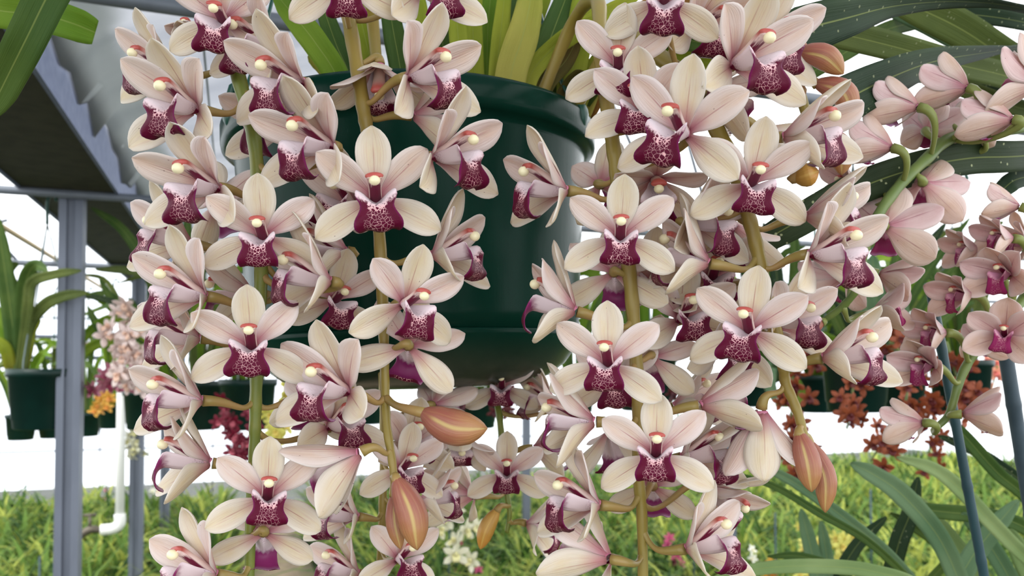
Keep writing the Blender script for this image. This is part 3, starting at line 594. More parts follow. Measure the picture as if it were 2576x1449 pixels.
# right neighbour plant: broad dark leaves (its pot stands outside the frame)
RP = empty('orchid_plant', P(2700, 200, .9), label='neighbouring orchid plant whose broad dark strap leaves cross the upper right corner', cat='orchid plant')
for path, w, m, k in [
    ([(2760, 80, .9), (2576, 22, .78), (2420, 4, .72), (2260, 14, .67), (2120, 48, .63), (1960, 88, .60)], 98, ML_DARK, dict(prof=[.45, .4, .55, 1, .95, .6], tilt=(55, 60, 40, 10, 0))),
    ([(2700, 260, .95), (2560, 200, .88), (2400, 160, .82), (2250, 118, .78), (2100, 82, .75), (1990, 62, .74)], 64, ML_OLIVE, dict(prof=[1, 1, 1, 1, .9, .5])),
    ([(2740, 90, .9), (2576, 118, .80), (2480, 132, .74), (2350, 155, .68), (2230, 200, .64), (2130, 250, .61), (2080, 285, .60)], 98, ML_DARK, dict(prof=[.3, .3, .85, 1.05, .6, .2], tilt=(50, 50, 25, 0, 0))),
    ([(2720, 250, .95), (2560, 165, .9), (2420, 75, .88), (2300, 15, .86), (2180, -50, .85)], 84, ML_OLIVE, dict()),
    ([(2480, -30, 1.0), (2330, 45, .95), (2230, 75, .92), (2130, 130, .90), (2030, 190, .90), (1990, 220, .9)], 40, ML_MID, dict()),
    ([(2720, 220, 1.0), (2560, 165, .95), (2430, 120, .93), (2310, 62, .92), (2200, 15, .92)], 30, ML_GREY, dict()),
    ([(2760, 370, .8), (2576, 392, .70), (2440, 398, .67), (2300, 425, .65), (2150, 478, .64), (2010, 555, .64), (1880, 630, .65)], 80, ML_SPEC, dict(prof=[.9, 1, 1, .95, .75, .3])),
    ([(2720, 90, 1.0), (2576, 56, .93), (2460, 38, .91), (2330, 30, .9)], 40, ML_DARK, dict()),
    ([(2720, 210, .98), (2560, 215, .95), (2470, 205, .94), (2380, 170, .93), (2330, 130, .93)], 46, ML_DARK, dict()),
    ([(2700, 430, .8), (2576, 446, .74), (2530, 470, .73), (2500, 510, .73)], 48, ML_DARK, dict()),
    ([(2720, 300, 1.0), (2560, 270, .96), (2420, 220, .94), (2330, 190, .93), (2250, 200, .93)], 44, ML_OLIVE, dict())]:
    leaf_px(RP, path, w, m, fold=.12, **k)
# lower right plant leaves
LP = empty('orchid_plant', P(2560, 1700, 1.1), label='pale strap-leaved orchid plant filling the lower right corner beneath the stake', cat='orchid plant')
for path, w, m in [
    ([(2480, 1650, 1.1), (2420, 1480, 1.08), (2360, 1350, 1.06), (2270, 1245, 1.04), (2200, 1195, 1.04), (2140, 1165, 1.04)], 52, ML_GREY),
    ([(2420, 1600, 1.1), (2290, 1460, 1.05), (2180, 1360, 1.02), (2060, 1290, 1.0), (1950, 1225, 1.0), (1830, 1185, 1.0)], 20, ML_MID),
    ([(2440, 1620, 1.1), (2330, 1500, 1.08), (2230, 1390, 1.06), (2120, 1300, 1.04), (2000, 1215, 1.04), (1890, 1160, 1.04)], 30, ML_GREY),
    ([(2760, 1560, 1.1), (2590, 1410, 1.06), (2490, 1310, 1.04), (2420, 1235, 1.04), (2350, 1180, 1.04), (2255, 1150, 1.04)], 38, ML_PALE),
    ([(2440, 1640, .95), (2330, 1490, .92), (2200, 1438, .90), (2050, 1424, .90), (1900, 1432, .90), (1760, 1470, .9)], 36, ML_PALE),
    ([(2780, 1480, 1.2), (2600, 1340, 1.16), (2500, 1300, 1.15), (2400, 1290, 1.15), (2320, 1280, 1.15), (2270, 1258, 1.15)], 40, ML_MID),
    ([(2400, 1640, 1.1), (2400, 1500, 1.1), (2440, 1410, 1.1), (2500, 1330, 1.1), (2562, 1258, 1.1)], 50, ML_GREY),
    ([(2760, 1480, 1.2), (2600, 1270, 1.16), (2510, 1190, 1.15), (2430, 1100, 1.15), (2390, 1060, 1.15)], 34, ML_MID),
    ([(2760, 1420, 1.25), (2600, 1240, 1.2), (2500, 1160, 1.2), (2420, 1120, 1.2), (2360, 1096, 1.2)], 26, ML_DARK),
    ([(2300, 1640, 1.3), (2330, 1480, 1.28), (2380, 1400, 1.27), (2290, 1320, 1.27), (2240, 1290, 1.27)], 22, ML_MID),
    ([(2500, 1650, 1.25), (2480, 1480, 1.22), (2400, 1370, 1.2), (2330, 1290, 1.2), (2290, 1240, 1.2)], 46, ML_PALE),
    ([(2240, 1640, 1.3), (2240, 1480, 1.27), (2260, 1370, 1.25), (2290, 1290, 1.25), (2310, 1200, 1.25)], 44, ML_DARK),
    ([(2140, 1640, 1.3), (2110, 1480, 1.27), (2150, 1380, 1.25), (2230, 1300, 1.25)], 34, ML_DARK),
    ([(2060, 1640, 1.5), (2060, 1480, 1.5), (2040, 1380, 1.5), (2015, 1280, 1.5)], 40, ML_GREY),
    ([(2110, 1640, 1.5), (2090, 1480, 1.5), (2080, 1400, 1.5), (2065, 1310, 1.5)], 34, ML_GREY),
    ([(2620, 1640, 1.2), (2560, 1500, 1.16), (2520, 1420, 1.15), (2460, 1330, 1.15), (2420, 1290, 1.15)], 44, ML_GREY),
    ([(2680, 1640, 1.2), (2620, 1500, 1.16), (2570, 1400, 1.15), (2540, 1330, 1.15)], 50, ML_PALE),
    ([(2200, 1660, 1.15), (2170, 1520, 1.12), (2120, 1440, 1.1), (2020, 1400, 1.1), (1930, 1400, 1.1)], 22, ML_MID)]:
    leaf_px(LP, path, w, m, fold=.3)
# upper-left foreground leaves
ULP = empty('orchid_plant', P(-200, -200, .75), label='orchid plant whose two crossing green leaves enter the upper left corner', cat='orchid plant')
leaf_px(ULP, [(-160, -40, .72), (-20, 22, .72), (100, 36, .72), (180, 58, .72), (240, 82, .73)], 84, ML_BRIGHT, fold=.25, prof=[.95, 1, 1, .95, .82, .72])
leaf_px(ULP, [(210, -160, .62), (130, -30, .62), (70, 90, .62), (20, 190, .63), (-30, 290, .64)], 90, ML_MID, fold=.25, prof=[1, 1, .95, .85, .6, .3])

# stakes
def stake(p0, p1, d0_, d1_, r, mat, label):
    a, b = P(*p0, d0_), P(*p1, d1_); root = empty('plant_stake', b, label=label, cat='stake')
    mb = MB(); c = np.linspace(0, 1, 60)[:, None] * (b - a) + a; rr = r * (1 + .16 * sum(np.exp(-((np.linspace(0, 1, 60) - k) / .009) ** 2) for k in (.18, .38, .58, .8)))
    tube(mb, c, rr, 12); link('cane', mb.mesh('cane', mat, origin=b), root); return root
stake((2338, 712), (2500, 1580), .76, .80, .0046, MT_STAKE, 'blue-green bamboo stake leaning beside the rose-pink orchids')
stake((2528, 880), (2640, 1580), .78, .84, .0068, MT_STAKE2, 'slate-coloured stake at the extreme right edge of the photo')

# ------------------------------------------------------------------ greenhouse
V = lambda a: np.asarray(a, float)
link('floor', MB().add([G(-4, -9, -1.75), G(-4, 14, -1.75), G(13, 14, -1.75), G(13, -9, -1.75)], [[0, 1, 2, 3]]).mesh('floor', MT_SOIL))['kind'] = 'structure'
pth = link('path', box(MB(), G(4.5, .36, -1.745), [AX * 5.4, LA * .3, V((0, 0, .006))]).mesh('path', MT_PATH)); pth['kind'] = 'structure'
# back wall: film with mullions and rails
WA = 10.35
wb = link('wall_back', box(MB(), G(WA, 2.5, -.1), [LA * 9.5, V((0, 0, 1.65)), AX * .002]).mesh('wall_back', MT_FILM)); wb['kind'] = 'structure'
mb = MB()
for l in np.arange(-6.5, 12, 1.25): tube(mb, [G(WA - .03, l, -1.75), G(WA - .03, l, .6)], .008, 6)
for z in (-.95, .6): tube(mb, [G(WA - .05, -7, z), G(WA - .05, 12, z)], .012, 6)
link('trim_1', mb.mesh('trim_1', MT_STEEL))['kind'] = 'structure'
# posts
LP_ = -.58
for i, a in enumerate((3.29, 5.45, 7.6, 9.7)):
    root = empty('greenhouse_post', G(a, LP_, -1.75), label=['galvanised steel post nearest the camera, under the dark gutter', 'galvanised steel post with white water pipe strapped alongside', 'third galvanised steel post in the receding row', 'thin distant galvanised steel post at the end of the row'][i], cat='post', group='steel posts receding under the gutter')
    o = V(root.location)
    if i == 0: o0 = o
    hw = .040; mb = MB()
    sec = [(-hw, -hw), (-.014, -hw), (-.014, -hw + .012), (.014, -hw + .012), (.014, -hw), (hw, -hw), (hw, hw), (-hw, hw)]
    vs = [G(a + y, LP_ + x, z) for z in (-1.75, .66) for x, y in sec]; n = len(sec)
    mb.add(vs, [[k, (k + 1) % n, n + (k + 1) % n, n + k] for k in range(n)] + [list(range(n))[::-1], list(range(n, 2 * n))])
    link('column_tube', mb.mesh('column_tube', MT_STEEL, False, o), root)
    link('foot_plate', box(MB(), G(a, LP_, -1.742), [AX * .07, LA * .07, V((0, 0, .008))]).mesh('foot_plate', MT_STEEL, False, o), root)
for k, (a, l, lab) in enumerate(((6.2, 2.35, 'grey steel post behind the copper bud pair'), (4.3, 3.05, 'short grey steel post among the lower right leaves'), (8.6, 1.2, 'faint grey steel post far behind the lowest face-on bloom'))):
    root = empty('greenhouse_post', G(a, l, -1.75), label=lab, cat='post')
    link('column_tube', box(MB(), G(a, l, -.55 if k != 1 else -.9), [AX * .028, LA * .028, V((0, 0, 1.2 if k != 1 else .5))]).mesh('column_tube', MT_STEEL, False, V(root.location)), root)
# gutter
gut = empty('roof_gutter', G(4.5, LP_, .66), label='wide dark roof gutter running away overhead at upper left', cat='gutter')
o = V(gut.location)
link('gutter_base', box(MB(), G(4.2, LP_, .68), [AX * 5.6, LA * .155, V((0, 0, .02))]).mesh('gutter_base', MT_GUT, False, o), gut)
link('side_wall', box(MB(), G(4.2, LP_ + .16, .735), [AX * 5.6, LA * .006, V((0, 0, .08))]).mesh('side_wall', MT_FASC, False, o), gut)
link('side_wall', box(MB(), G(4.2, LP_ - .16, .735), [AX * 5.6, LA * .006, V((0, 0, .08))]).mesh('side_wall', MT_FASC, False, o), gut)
# shade cloth ceiling
na, nl = 90, 40; g = np.zeros((na, nl, 3)); uv = np.zeros((na, nl, 2))
for i in range(na):
    for j in range(nl):
        a = -1.2 + 11.0 * i / (na - 1); s = j / (nl - 1); l = LP_ + .171 + 2.0 * s
        z = .835 + .75 * s + .012 * math.sin(a * 9 + 2 * s) + .02 * math.sin(a * 2.9) * math.sin(math.pi * s) + (.03 * math.sin(a * 23) * math.exp(-s * 14)) - (.075 + .025 * math.sin(a * 6.1) + .02 * math.sin(a * 17.3) + .012 * math.sin(a * 41)) * math.exp(-s * 38)
        g[i, j] = G(a, l, z); uv[i, j] = (s, a / 11)
link('ceiling', shell(MB(), g, uv, .002).mesh('ceiling', MT_CLOTH))['kind'] = 'structure'
# film roof over the rest
rf = MB()
rf.add([G(-2, LP_ + 2.2, 1.58), G(-2, 6.5, 2.3), G(10, 6.5, 2.3), G(10, LP_ + 2.2, 1.58)], [[0, 1, 2, 3]])
rf.add([G(-2, LP_ - .2, .85), G(-2, -5.5, 2.0), G(10, -5.5, 2.0), G(10, LP_ - .2, .85)], [[0, 1, 2, 3]])
link('ceiling_film', rf.mesh('ceiling_film', MT_FILM))['kind'] = 'structure'
# rails
def bar(name, p, q, r, mat, label, cat, group=None, seg=12):
    mid = (p + q) / 2; ob = link(name, tube(MB(), [p, mid, q], r, seg).mesh(name, mat, origin=mid)); ob.location = mid; return prop(ob, label, cat, group)
bar('hanging_rail', G(1.5, -2.6, .652), G(1.5, 4.2, .652), .0150, MT_PIPE, 'grey pipe rail crossing overhead, nearest of the hanging rails', 'rail')
bar('hanging_rail', G(3.22, -3.2, .645), G(3.22, 5.5, .645), .016, MT_PIPE, 'grey pipe rail at the first post top carrying hanging pots', 'rail')
bar('hanging_rail', G(5.4, -3.6, .645), G(5.4, 7, .645), .018, MT_PIPE, 'grey pipe rail at the second post top', 'rail')
bar('roof_conduit', G(.8, LP_ - .50, .70), G(9.5, LP_ - .50, .70), .014, MT_TAN, 'tan conduit running along the left side of the gutter', 'conduit')
bar('roof_purlin', G(2.25, -.6, 1.16), G(2.25, 1.6, 1.46), .016, MT_PIPE, 'pale grey roof bar under the white shade cloth at top left', 'roof bar')
for i, s in enumerate((.16, .5)):
    bar('cloth_wire', G(.4, LP_ + .175 + 2 * s, .80 + .75 * s - .07), G(9.6, LP_ + .175 + 2 * s, .80 + .75 * s - .07), .003, MT_WIRE, ['thin wire under the shade cloth nearer the gutter', 'thin wire under the shade cloth farther from the gutter'][i], 'wire', None, 6)
for i, (l0, l1, a) in enumerate(((1.75, 1.98, 3.22), (2.2, 1.98, 3.22), (1.1, 1.5, 3.22), (1.95, 1.6, 3.22), (2.9, 2.5, 5.4), (2.9, 3.3, 5.4))):
    bar('truss_strut', G(a, l0, .66), G(a, l1, 1.35), .0085, MT_PIPE, 'thin grey roof truss strut in the white glare at right', 'truss strut', 'roof truss struts at right', 8)

for i, (l0, l1) in enumerate(((-1.9, -1.3), (-1.25, -1.45), (-2.4, -2.0))):
    bar('truss_strut', G(5.4, l0, .66), G(5.4, l1, .90), .010, MT_PIPE, 'thin grey roof truss strut beyond the gutter at left', 'truss strut', 'roof truss struts at left', 8)
for z, lab in ((.28, 'upper thin grey rail behind the hanging pot at left'), (.10, 'lower thin grey rail behind the hanging pot at left')):
    bar('cross_rail', G(7.6, -4.2, z), G(7.6, -.7, z), .018, MT_STEEL, lab, 'rail')

# water pipe and tap at post 2
wp = empty('water_pipe', G(5.40, LP_ - .11, -1.0), label='white plastic water pipe with elbow beside the second post', cat='pipe'); o = V(wp.location)
link('riser', tube(MB(), [G(5.37, LP_ - .085, .30), G(5.37, LP_ - .085, -.4), G(5.37, LP_ - .085, -.955)], .026, 12).mesh('riser', MT_PVC, origin=o), wp)
link('elbow', tube(MB(), catmull([G(5.37, LP_ - .085, -.90), G(5.37, LP_ - .085, -.955), G(5.37, LP_ - .12, -.985), G(5.37, LP_ - .19, -.99)], 5), .034, 12).mesh('elbow', MT_PVC, origin=o), wp)
tp = empty('tap', G(5.37, LP_ - .24, -.99), label='weathered brass tap on the end of the white water pipe', cat='tap'); o = V(tp.location)
link('tap_body', tube(MB(), catmull([G(5.37, LP_ - .185, -.99), G(5.37, LP_ - .25, -.985), G(5.37, LP_ - .31, -1.03), G(5.37, LP_ - .33, -1.09)], 5), [.018, .026, .022, .026], 10).mesh('tap_body', MT_BRASS, origin=o), tp)
mb = MB(); tube(mb, [G(5.37, LP_ - .25, -.985), G(5.37, LP_ - .25, -.90)], .009, 8); box(mb, G(5.37, LP_ - .25, -.895), [LA * .035, AX * .008, V((0, 0, .008))])
link('handle', mb.mesh('handle', MT_BRASS, origin=o), tp)

# ------------------------------------------------------------------ background pots and plants
def bg_pot(px, yt, yb, d, label, leaves=10, spread=1.0, hang=True, lm=(ML_MID, ML_BRIGHT, ML_BRIGHT, ML_OLIVE), llen=.45, plabel=None, seed=0, rail=.65):
    rr = random.Random(seed + int(px)); top, bot = P(px, yt, d), P(px, yb, d); h = max(.1, top[2] - bot[2]); r = h * .56
    c = V((top[0], top[1] + r, bot[2])); root = empty('hanging_pot', c, label=label, cat='plant pot', group='dark green pots hanging in the background')
    link('pot_body', lathe(MB(), [(.0005, 0), (r * .74, 0), (r * .80, h * .02), (r * .82, h * .16), (r * .85, h * .17), (r * .94, h * .86), (r * 1.0, h * .87), (r * 1.02, h), (r * .96, h), (r * .9, h * .9), (.0005, h * .88)], seg=36).mesh('pot_body', MT_POTD), root)
    if hang:
        zt = CAM[2] + rail - c[2]; apex = V((0, 0, min(zt - .02, h + .55)))
        for k in range(3):
            w = 2 * math.pi * k / 3 + .5; link('hanger_wire', tube(MB(), catmull([(r * math.cos(w), r * math.sin(w), h * .95), (r * .9 * math.cos(w), r * .9 * math.sin(w), h + .08), apex], 5), .0028, 6).mesh('hanger_wire', MT_WIRE), root)
        mb = MB(); tube(mb, catmull([apex, apex + (0, 0, (zt - apex[2]) * .9), (.02, 0, zt + .02), (.035, 0, zt - .01)], 5), .006, 8); link('hook', mb.mesh('hook', MT_HANG), root)
    if leaves:
        pl = empty('orchid_plant', c + (0, 0, h * .88), label=plabel or 'strappy orchid plant in ' + label, cat='orchid plant', group='orchid plants in the background pots')
        for k in range(leaves):
            w = rr.uniform(0, 2 * math.pi); L = llen * rr.uniform(.7, 1.15); lean = rr.uniform(.15, .75) * spread
            e = V((math.cos(w), math.sin(w), 0)); b = e * r * rr.uniform(.05, .45)
            pts = [b, b + e * L * lean * .22 + V((0, 0, L * .42)), b + e * L * lean * .62 + V((0, 0, L * (.78 - .22 * lean))), b + e * L * lean * 1.1 + V((0, 0, L * (.95 - .62 * lean)))]
            s = strap([V(pl.location) + q for q in pts], rr.uniform(.028, .042), fold=.25, nu=5, n=5, tilt=rr.uniform(-35, 35))
            link('leaf', s.mesh('leaf', lm[rr.randrange(len(lm))], origin=V(pl.location)), pl)
    return c, r, h
bg_pot(60, 928, 1085, 2.80, 'the dark green hanging pot at the left edge', 0)
pl = empty('orchid_plant', P(40, 925, 2.92), label='broad-leaved orchid plant in the hanging pot at the left edge', cat='orchid plant')
for path, w, m in [
    ([(40, 950, 2.9), (35, 850, 2.9), (15, 700, 2.9), (-8, 540, 2.9)], 42, ML_MID), ([(50, 950, 2.9), (52, 820, 2.9), (62, 720, 2.88), (85, 670, 2.85), (120, 680, 2.8)], 36, ML_MID),
    ([(55, 950, 2.88), (70, 830, 2.86), (110, 770, 2.82), (160, 745, 2.8), (222, 736, 2.8)], 30, ML_OLIVE), ([(45, 950, 2.86), (70, 780, 2.8), (80, 712, 2.78), (140, 690, 2.76), (205, 680, 2.74)], 26, ML_OLIVE),
    ([(35, 950, 2.9), (20, 860, 2.9), (-10, 790, 2.9), (-50, 740, 2.9)], 34, ML_BRIGHT), ([(52, 950, 2.9), (66, 880, 2.9), (75, 830, 2.9), (100, 800, 2.9)], 32, ML_BULB),
    ([(40, 950, 2.95), (60, 800, 2.95), (20, 690, 2.95), (45, 660, 2.95)], 30, ML_MID), ([(30, 950, 2.9), (15, 880, 2.86), (-20, 850, 2.84)], 30, ML_BULB)]:
    leaf_px(pl, path, w, m, fold=.25, nu=5)
BP = [(342, 982, 1084, 4.35, 'the pot holding pink blooms beside the second post', 13, 1.0), (264, 1020, 1080, 5.6, 'the small pot under the yellow-orange blooms', 7, 1.0),
      (200, 1040, 1100, 6.2, 'a far pot between the first and second posts', 7, 1.0), (112, 1040, 1105, 6.2, 'a far pot behind the nearest post', 8, 1.0), (30, 1045, 1110, 6.0, 'a far pot behind the left edge pot', 8, 1.0),
      (470, 960, 1085, 3.9, 'the pot behind the left spike at mid height', 12, 1.1), (600, 955, 1085, 3.5, 'the pot above the crimson blooms', 10, 1.0), (905, 960, 1070, 4.2, 'the pot under the large pot base behind the centre spike', 6, 1.0),
      (1640, 890, 1036, 2.6, 'the pot behind the long right-hand spike', 10, 1.1), (1450, 940, 1040, 3.6, 'the pot just right of the large pot base', 6, 1.0), (1900, 925, 1025, 3.0, 'the pot behind the copper bud spike', 10, 1.2),
      (2190, 885, 1040, 2.15, 'the pot above the orange-brown blooms', 0, 1.0), (2460, 905, 1042, 2.5, 'the pot behind the blue-green stake', 12, 1.1), (2300, 935, 1040, 3.6, 'a farther pot between the orange-brown sprays', 8, 1.0), (2075, 945, 1040, 3.2, 'a farther pot left of the orange-brown sprays', 8, 1.1), (1200, 985, 1080, 4.6, 'the far pot below the middle of the large pot', 5, 1.0)]
for i, (px, yt, yb, d, lab, nl_, sp) in enumerate(BP): bg_pot(px, yt, yb, d, lab, nl_ + 5 if nl_ else 0, sp, seed=i, llen=.80 if d > 3 else .56)
pl = empty('orchid_plant', P(2190, 890, 2.35), label='tall orchid plant with fan of grey-green leaves above the orange-brown blooms', cat='orchid plant')
for path, w, m in [
    ([(2230, 930, 2.3), (2235, 800, 2.3), (2250, 700, 2.3), (2275, 560, 2.3)], 36, ML_MID), ([(2240, 930, 2.3), (2270, 800, 2.3), (2350, 660, 2.28), (2440, 548, 2.25)], 22, ML_MID),
    ([(2245, 930, 2.3), (2300, 800, 2.28), (2380, 690, 2.25), (2470, 600, 2.2)], 24, ML_MID), ([(2225, 930, 2.25), (2215, 820, 2.2), (2200, 700, 2.2), (2195, 640, 2.2)], 40, ML_GREY),
    ([(2190, 930, 2.2), (2180, 830, 2.15), (2178, 740, 2.12), (2176, 650, 2.1)], 46, ML_GREY), ([(2150, 930, 2.2), (2110, 820, 2.2), (2060, 740, 2.2), (1985, 700, 2.2)], 28, ML_MID),
    ([(2170, 930, 2.2), (2130, 840, 2.2), (2090, 760, 2.2), (2040, 640, 2.2)], 30, ML_DARK), ([(2200, 930, 2.2), (2260, 850, 2.15), (2265, 760, 2.12), (2245, 700, 2.1)], 36, ML_GREY),
    ([(2160, 930, 2.2), (2150, 820, 2.2), (2130, 760, 2.2), (2080, 720, 2.2)], 30, ML_DARK), ([(2250, 930, 2.3), (2330, 850, 2.3), (2400, 780, 2.3), (2450, 760, 2.3)], 22, ML_MID),
    ([(2140, 930, 2.2), (2060, 860, 2.2), (1990, 840, 2.2), (1920, 860, 2.2)], 28, ML_MID), ([(2210, 930, 2.3), (2240, 760, 2.3), (2320, 640, 2.3), (2380, 560, 2.3)], 26, ML_DARK)]:
    leaf_px(pl, path, w, m, fold=.25, nu=5)
pl = empty('orchid_plant', P(430, 985, 3.3), label='orchid plant with long thin arching leaves between the gutter post and the left spike', cat='orchid plant')
for path, w, m in [
    ([(430, 985, 3.3), (400, 800, 3.2), (370, 680, 3.15), (310, 580, 3.1), (230, 522, 3.1)], 26, ML_MID), ([(430, 985, 3.3), (420, 800, 3.2), (380, 700, 3.1), (320, 680, 3.1), (240, 678, 3.1)], 24, ML_OLIVE),
    ([(430, 985, 3.3), (400, 860, 3.2), (330, 780, 3.1), (250, 750, 3.1), (210, 748, 3.1)], 16, ML_DARK), ([(430, 985, 3.3), (430, 800, 3.3), (400, 640, 3.3), (350, 530, 3.3), (290, 535, 3.3)], 26, ML_BRIGHT),
    ([(430, 985, 3.3), (390, 880, 3.2), (300, 800, 3.1), (210, 850, 3.1), (160, 960, 3.1)], 24, ML_BRIGHT), ([(430, 985, 3.3), (380, 900, 3.2), (300, 860, 3.1), (220, 880, 3.1), (150, 990, 3.1)], 28, ML_BRIGHT),
    ([(430, 985, 3.3), (450, 800, 3.3), (500, 640, 3.3), (590, 560, 3.3)], 24, ML_MID), ([(430, 985, 3.3), (470, 820, 3.3), (560, 720, 3.3), (640, 640, 3.3)], 24, ML_BRIGHT), ([(430, 985, 3.3), (440, 760, 3.3), (470, 620, 3.3), (470, 520, 3.3)], 26, ML_MID),
    ([(430, 985, 3.3), (350, 920, 3.2), (260, 840, 3.1), (220, 770, 3.1)], 22, ML_MID), ([(430, 985, 3.3), (360, 860, 3.3), (290, 770, 3.3), (250, 700, 3.3)], 20, ML_MID)]:
    leaf_px(pl, path, w, m, fold=.25, nu=5)
pl = empty('orchid_plant', P(1960, 940, 2.6), label='leafy orchid plant filling the gap between the rightmost spike and the orange-brown blooms', cat='orchid plant')
for path, w, m in [
    ([(1960, 960, 2.6), (1930, 800, 2.6), (1880, 680, 2.6), (1800, 600, 2.6)], 30, ML_MID), ([(1960, 960, 2.6), (1980, 800, 2.6), (2020, 680, 2.6), (2100, 620, 2.6)], 34, ML_MID), ([(1960, 960, 2.6), (1960, 800, 2.6), (1950, 660, 2.6), (1920, 560, 2.6)], 32, ML_DARK),
    ([(1960, 960, 2.6), (2010, 860, 2.55), (2080, 800, 2.5), (2170, 790, 2.5)], 34, ML_MID), ([(1960, 960, 2.6), (1990, 840, 2.6), (2050, 740, 2.6), (2060, 640, 2.6)], 34, ML_GREY), ([(1960, 960, 2.6), (2000, 880, 2.5), (2060, 850, 2.5), (2140, 880, 2.5)], 36, ML_BRIGHT),
    ([(1960, 960, 2.6), (1900, 860, 2.55), (1820, 820, 2.5), (1740, 850, 2.5)], 32, ML_MID), ([(1960, 960, 2.6), (1990, 950, 2.5), (2010, 1000, 2.45), (1950, 1020, 2.4)], 30, ML_BRIGHT), ([(1960, 960, 2.6), (1940, 920, 2.5), (1935, 960, 2.45), (1950, 1010, 2.4)], 34, ML_GREY),
    ([(1960, 960, 2.6), (1990, 780, 2.7), (2000, 640, 2.7), (1990, 540, 2.7)], 28, ML_MID), ([(1960, 960, 2.6), (1900, 780, 2.7), (1860, 640, 2.7), (1790, 540, 2.7)], 26, ML_DARK), ([(1960, 960, 2.6), (2030, 900, 2.6), (2090, 860, 2.6), (2120, 760, 2.6)], 30, ML_DARK)]:
    leaf_px(pl, path, w, m, fold=.25, nu=5)
# mini flowers
def mini(name, petc, lipc):
    mp = plain('petal_' + name, petc, .5, .25); ml = plain('lip_' + name, lipc, .5, .1); mb = MB()
    for k in range(5):
        a = R((0, 62, -62, 124, -124)[k]); L, W = 1.0, .46; nv, nu = 6, 5; g = np.zeros((nv, nu, 3)); uv = np.zeros((nv, nu, 2))
        for i in range(nv):
            t = i / (nv - 1); w = W / 2 * np.interp(t, [0, .3, .6, .85, 1], [.35, .8, 1, .7, .1])
            for j in range(nu):
                s = -1 + 2 * j / (nu - 1); D_ = V((math.sin(a), math.cos(a), 0)); S_ = V((math.cos(a), -math.sin(a), 0))
                g[i, j] = D_ * L * t * .93 + S_ * s * w + V((0, 0, .38 * t - .12 * t * t + .12 * s * s * w)); uv[i, j] = (s, t)
        shell(mb, g, uv, .03)
    nv, nu = 6, 5; g = np.zeros((nv, nu, 3)); uv = np.zeros((nv, nu, 2))
    for i in range(nv):
        t = i / (nv - 1)
        for j in range(nu):
            s = 1 - 2 * j / (nu - 1); g[i, j] = (s * .26 * np.interp(t, [0, .5, 1], [.5, 1, .8]), -.1 - .5 * max(0, t - .4) + .22 * s * s * (1 - t), .15 + .5 * min(t, .6)); uv[i, j] = (s, t)
    shell(mb, g, uv, .03, 1); ball(mb, (0, .12, .35), np.array([.12, .12, .2]), 1, 8, 6)
    return mb.mesh('flower_' + name, [mp, ml])
MINI = {k: mini(k, a, b) for k, a, b in (('rust', lin(164, 84, 50), lin(96, 26, 28)), ('blush', lin(236, 218, 212), lin(228, 190, 168)), ('pink', lin(222, 150, 170), lin(196, 84, 122)), ('amber', lin(232, 184, 84), lin(216, 140, 60)),
        ('crimson', lin(126, 20, 48), lin(186, 90, 104)), ('lemon', lin(226, 222, 120), lin(214, 190, 90)), ('cream', lin(232, 230, 206), lin(226, 220, 160)), ('maroon', lin(106, 48, 52), lin(72, 26, 36)), ('white', lin(240, 240, 232), lin(230, 224, 190)), ('fuchsia', lin(206, 84, 128), lin(170, 46, 96)), ('peach', lin(228, 160, 130), lin(206, 100, 90)))}
def spray(kind, path, n, rpx, spread, label, cat='flower spike', group=None, green=MT_STEMD, seed=0, top=None):
    rr = random.Random(seed * 7 + n); pts = catmull([P(*q) for q in path], 8); root = empty('flower_spike', pts[0], label=label, cat=cat, group=group); o = pts[0]
    d = np.mean([q[2] for q in path]); link('stem', tube(MB(), pts, [.004 * max(1, d / 2.5), .0025], 7).mesh('stem', green, origin=o), root); s = spread * d / F
    for k in range(n):
        t = (k + .5) / n; i = min(len(pts) - 1, int(t * len(pts))); off = V((rr.gauss(0, .7), rr.gauss(-.5, .5), rr.gauss(0, .55))) * s
        c = pts[i] + off; f = link('flower', MINI[kind], root); r_ = rpx * rr.uniform(.85, 1.15) * d / F
        x, u, ff = frame_at(c, rr.uniform(-60, 60), rr.uniform(-40, 25), rr.uniform(-50, 50))
        f.matrix_local = Matrix.Translation(Vector(c - o)) @ Matrix(((x[0], u[0], ff[0], 0), (x[1], u[1], ff[1], 0), (x[2], u[2], ff[2], 0), (0, 0, 0, 1))) @ Matrix.Scale(r_, 4)
    return root
RB = 'orange-brown orchid sprays at right'
spray('rust', [(2010, 880, 2.1), (1995, 960, 2.0), (1990, 1080, 2.0), (1985, 1200, 2.0)], 26, 32, 26, 'orange-brown orchid spray hanging behind the copper bud pair', group=RB, seed=1)
spray('rust', [(2190, 880, 1.95), (2150, 960, 1.9), (2140, 1030, 1.9), (2130, 1080, 1.9)], 16, 30, 34, 'orange-brown orchid spray below the side-facing bloom on the rightmost spike', group=RB, seed=2)
spray('rust', [(2240, 860, 1.9), (2270, 900, 1.85), (2280, 1000, 1.85), (2240, 1080, 1.85), (2190, 1160, 1.85)], 26, 30, 34, 'orange-brown orchid spray trailing lowest over the green field', group=RB, seed=3)
spray('rust', [(2220, 800, 2.0), (2250, 850, 1.95), (2270, 900, 1.95), (2240, 960, 1.95)], 16, 30, 44, 'orange-brown orchid spray at the foot of the fan leaves', group=RB, seed=4)
spray('rust', [(2380, 860, 2.0), (2400, 930, 2.0), (2420, 1000, 2.0), (2410, 1080, 2.0)], 20, 30, 38, 'orange-brown orchid spray behind the blue-green stake', group=RB, seed=5)
spray('rust', [(2330, 1000, 2.2), (2350, 1060, 2.2), (2340, 1120, 2.2), (2335, 1180, 2.2)], 12, 26, 26, 'orange-brown orchid spray tail above the green field', group=RB, seed=6)
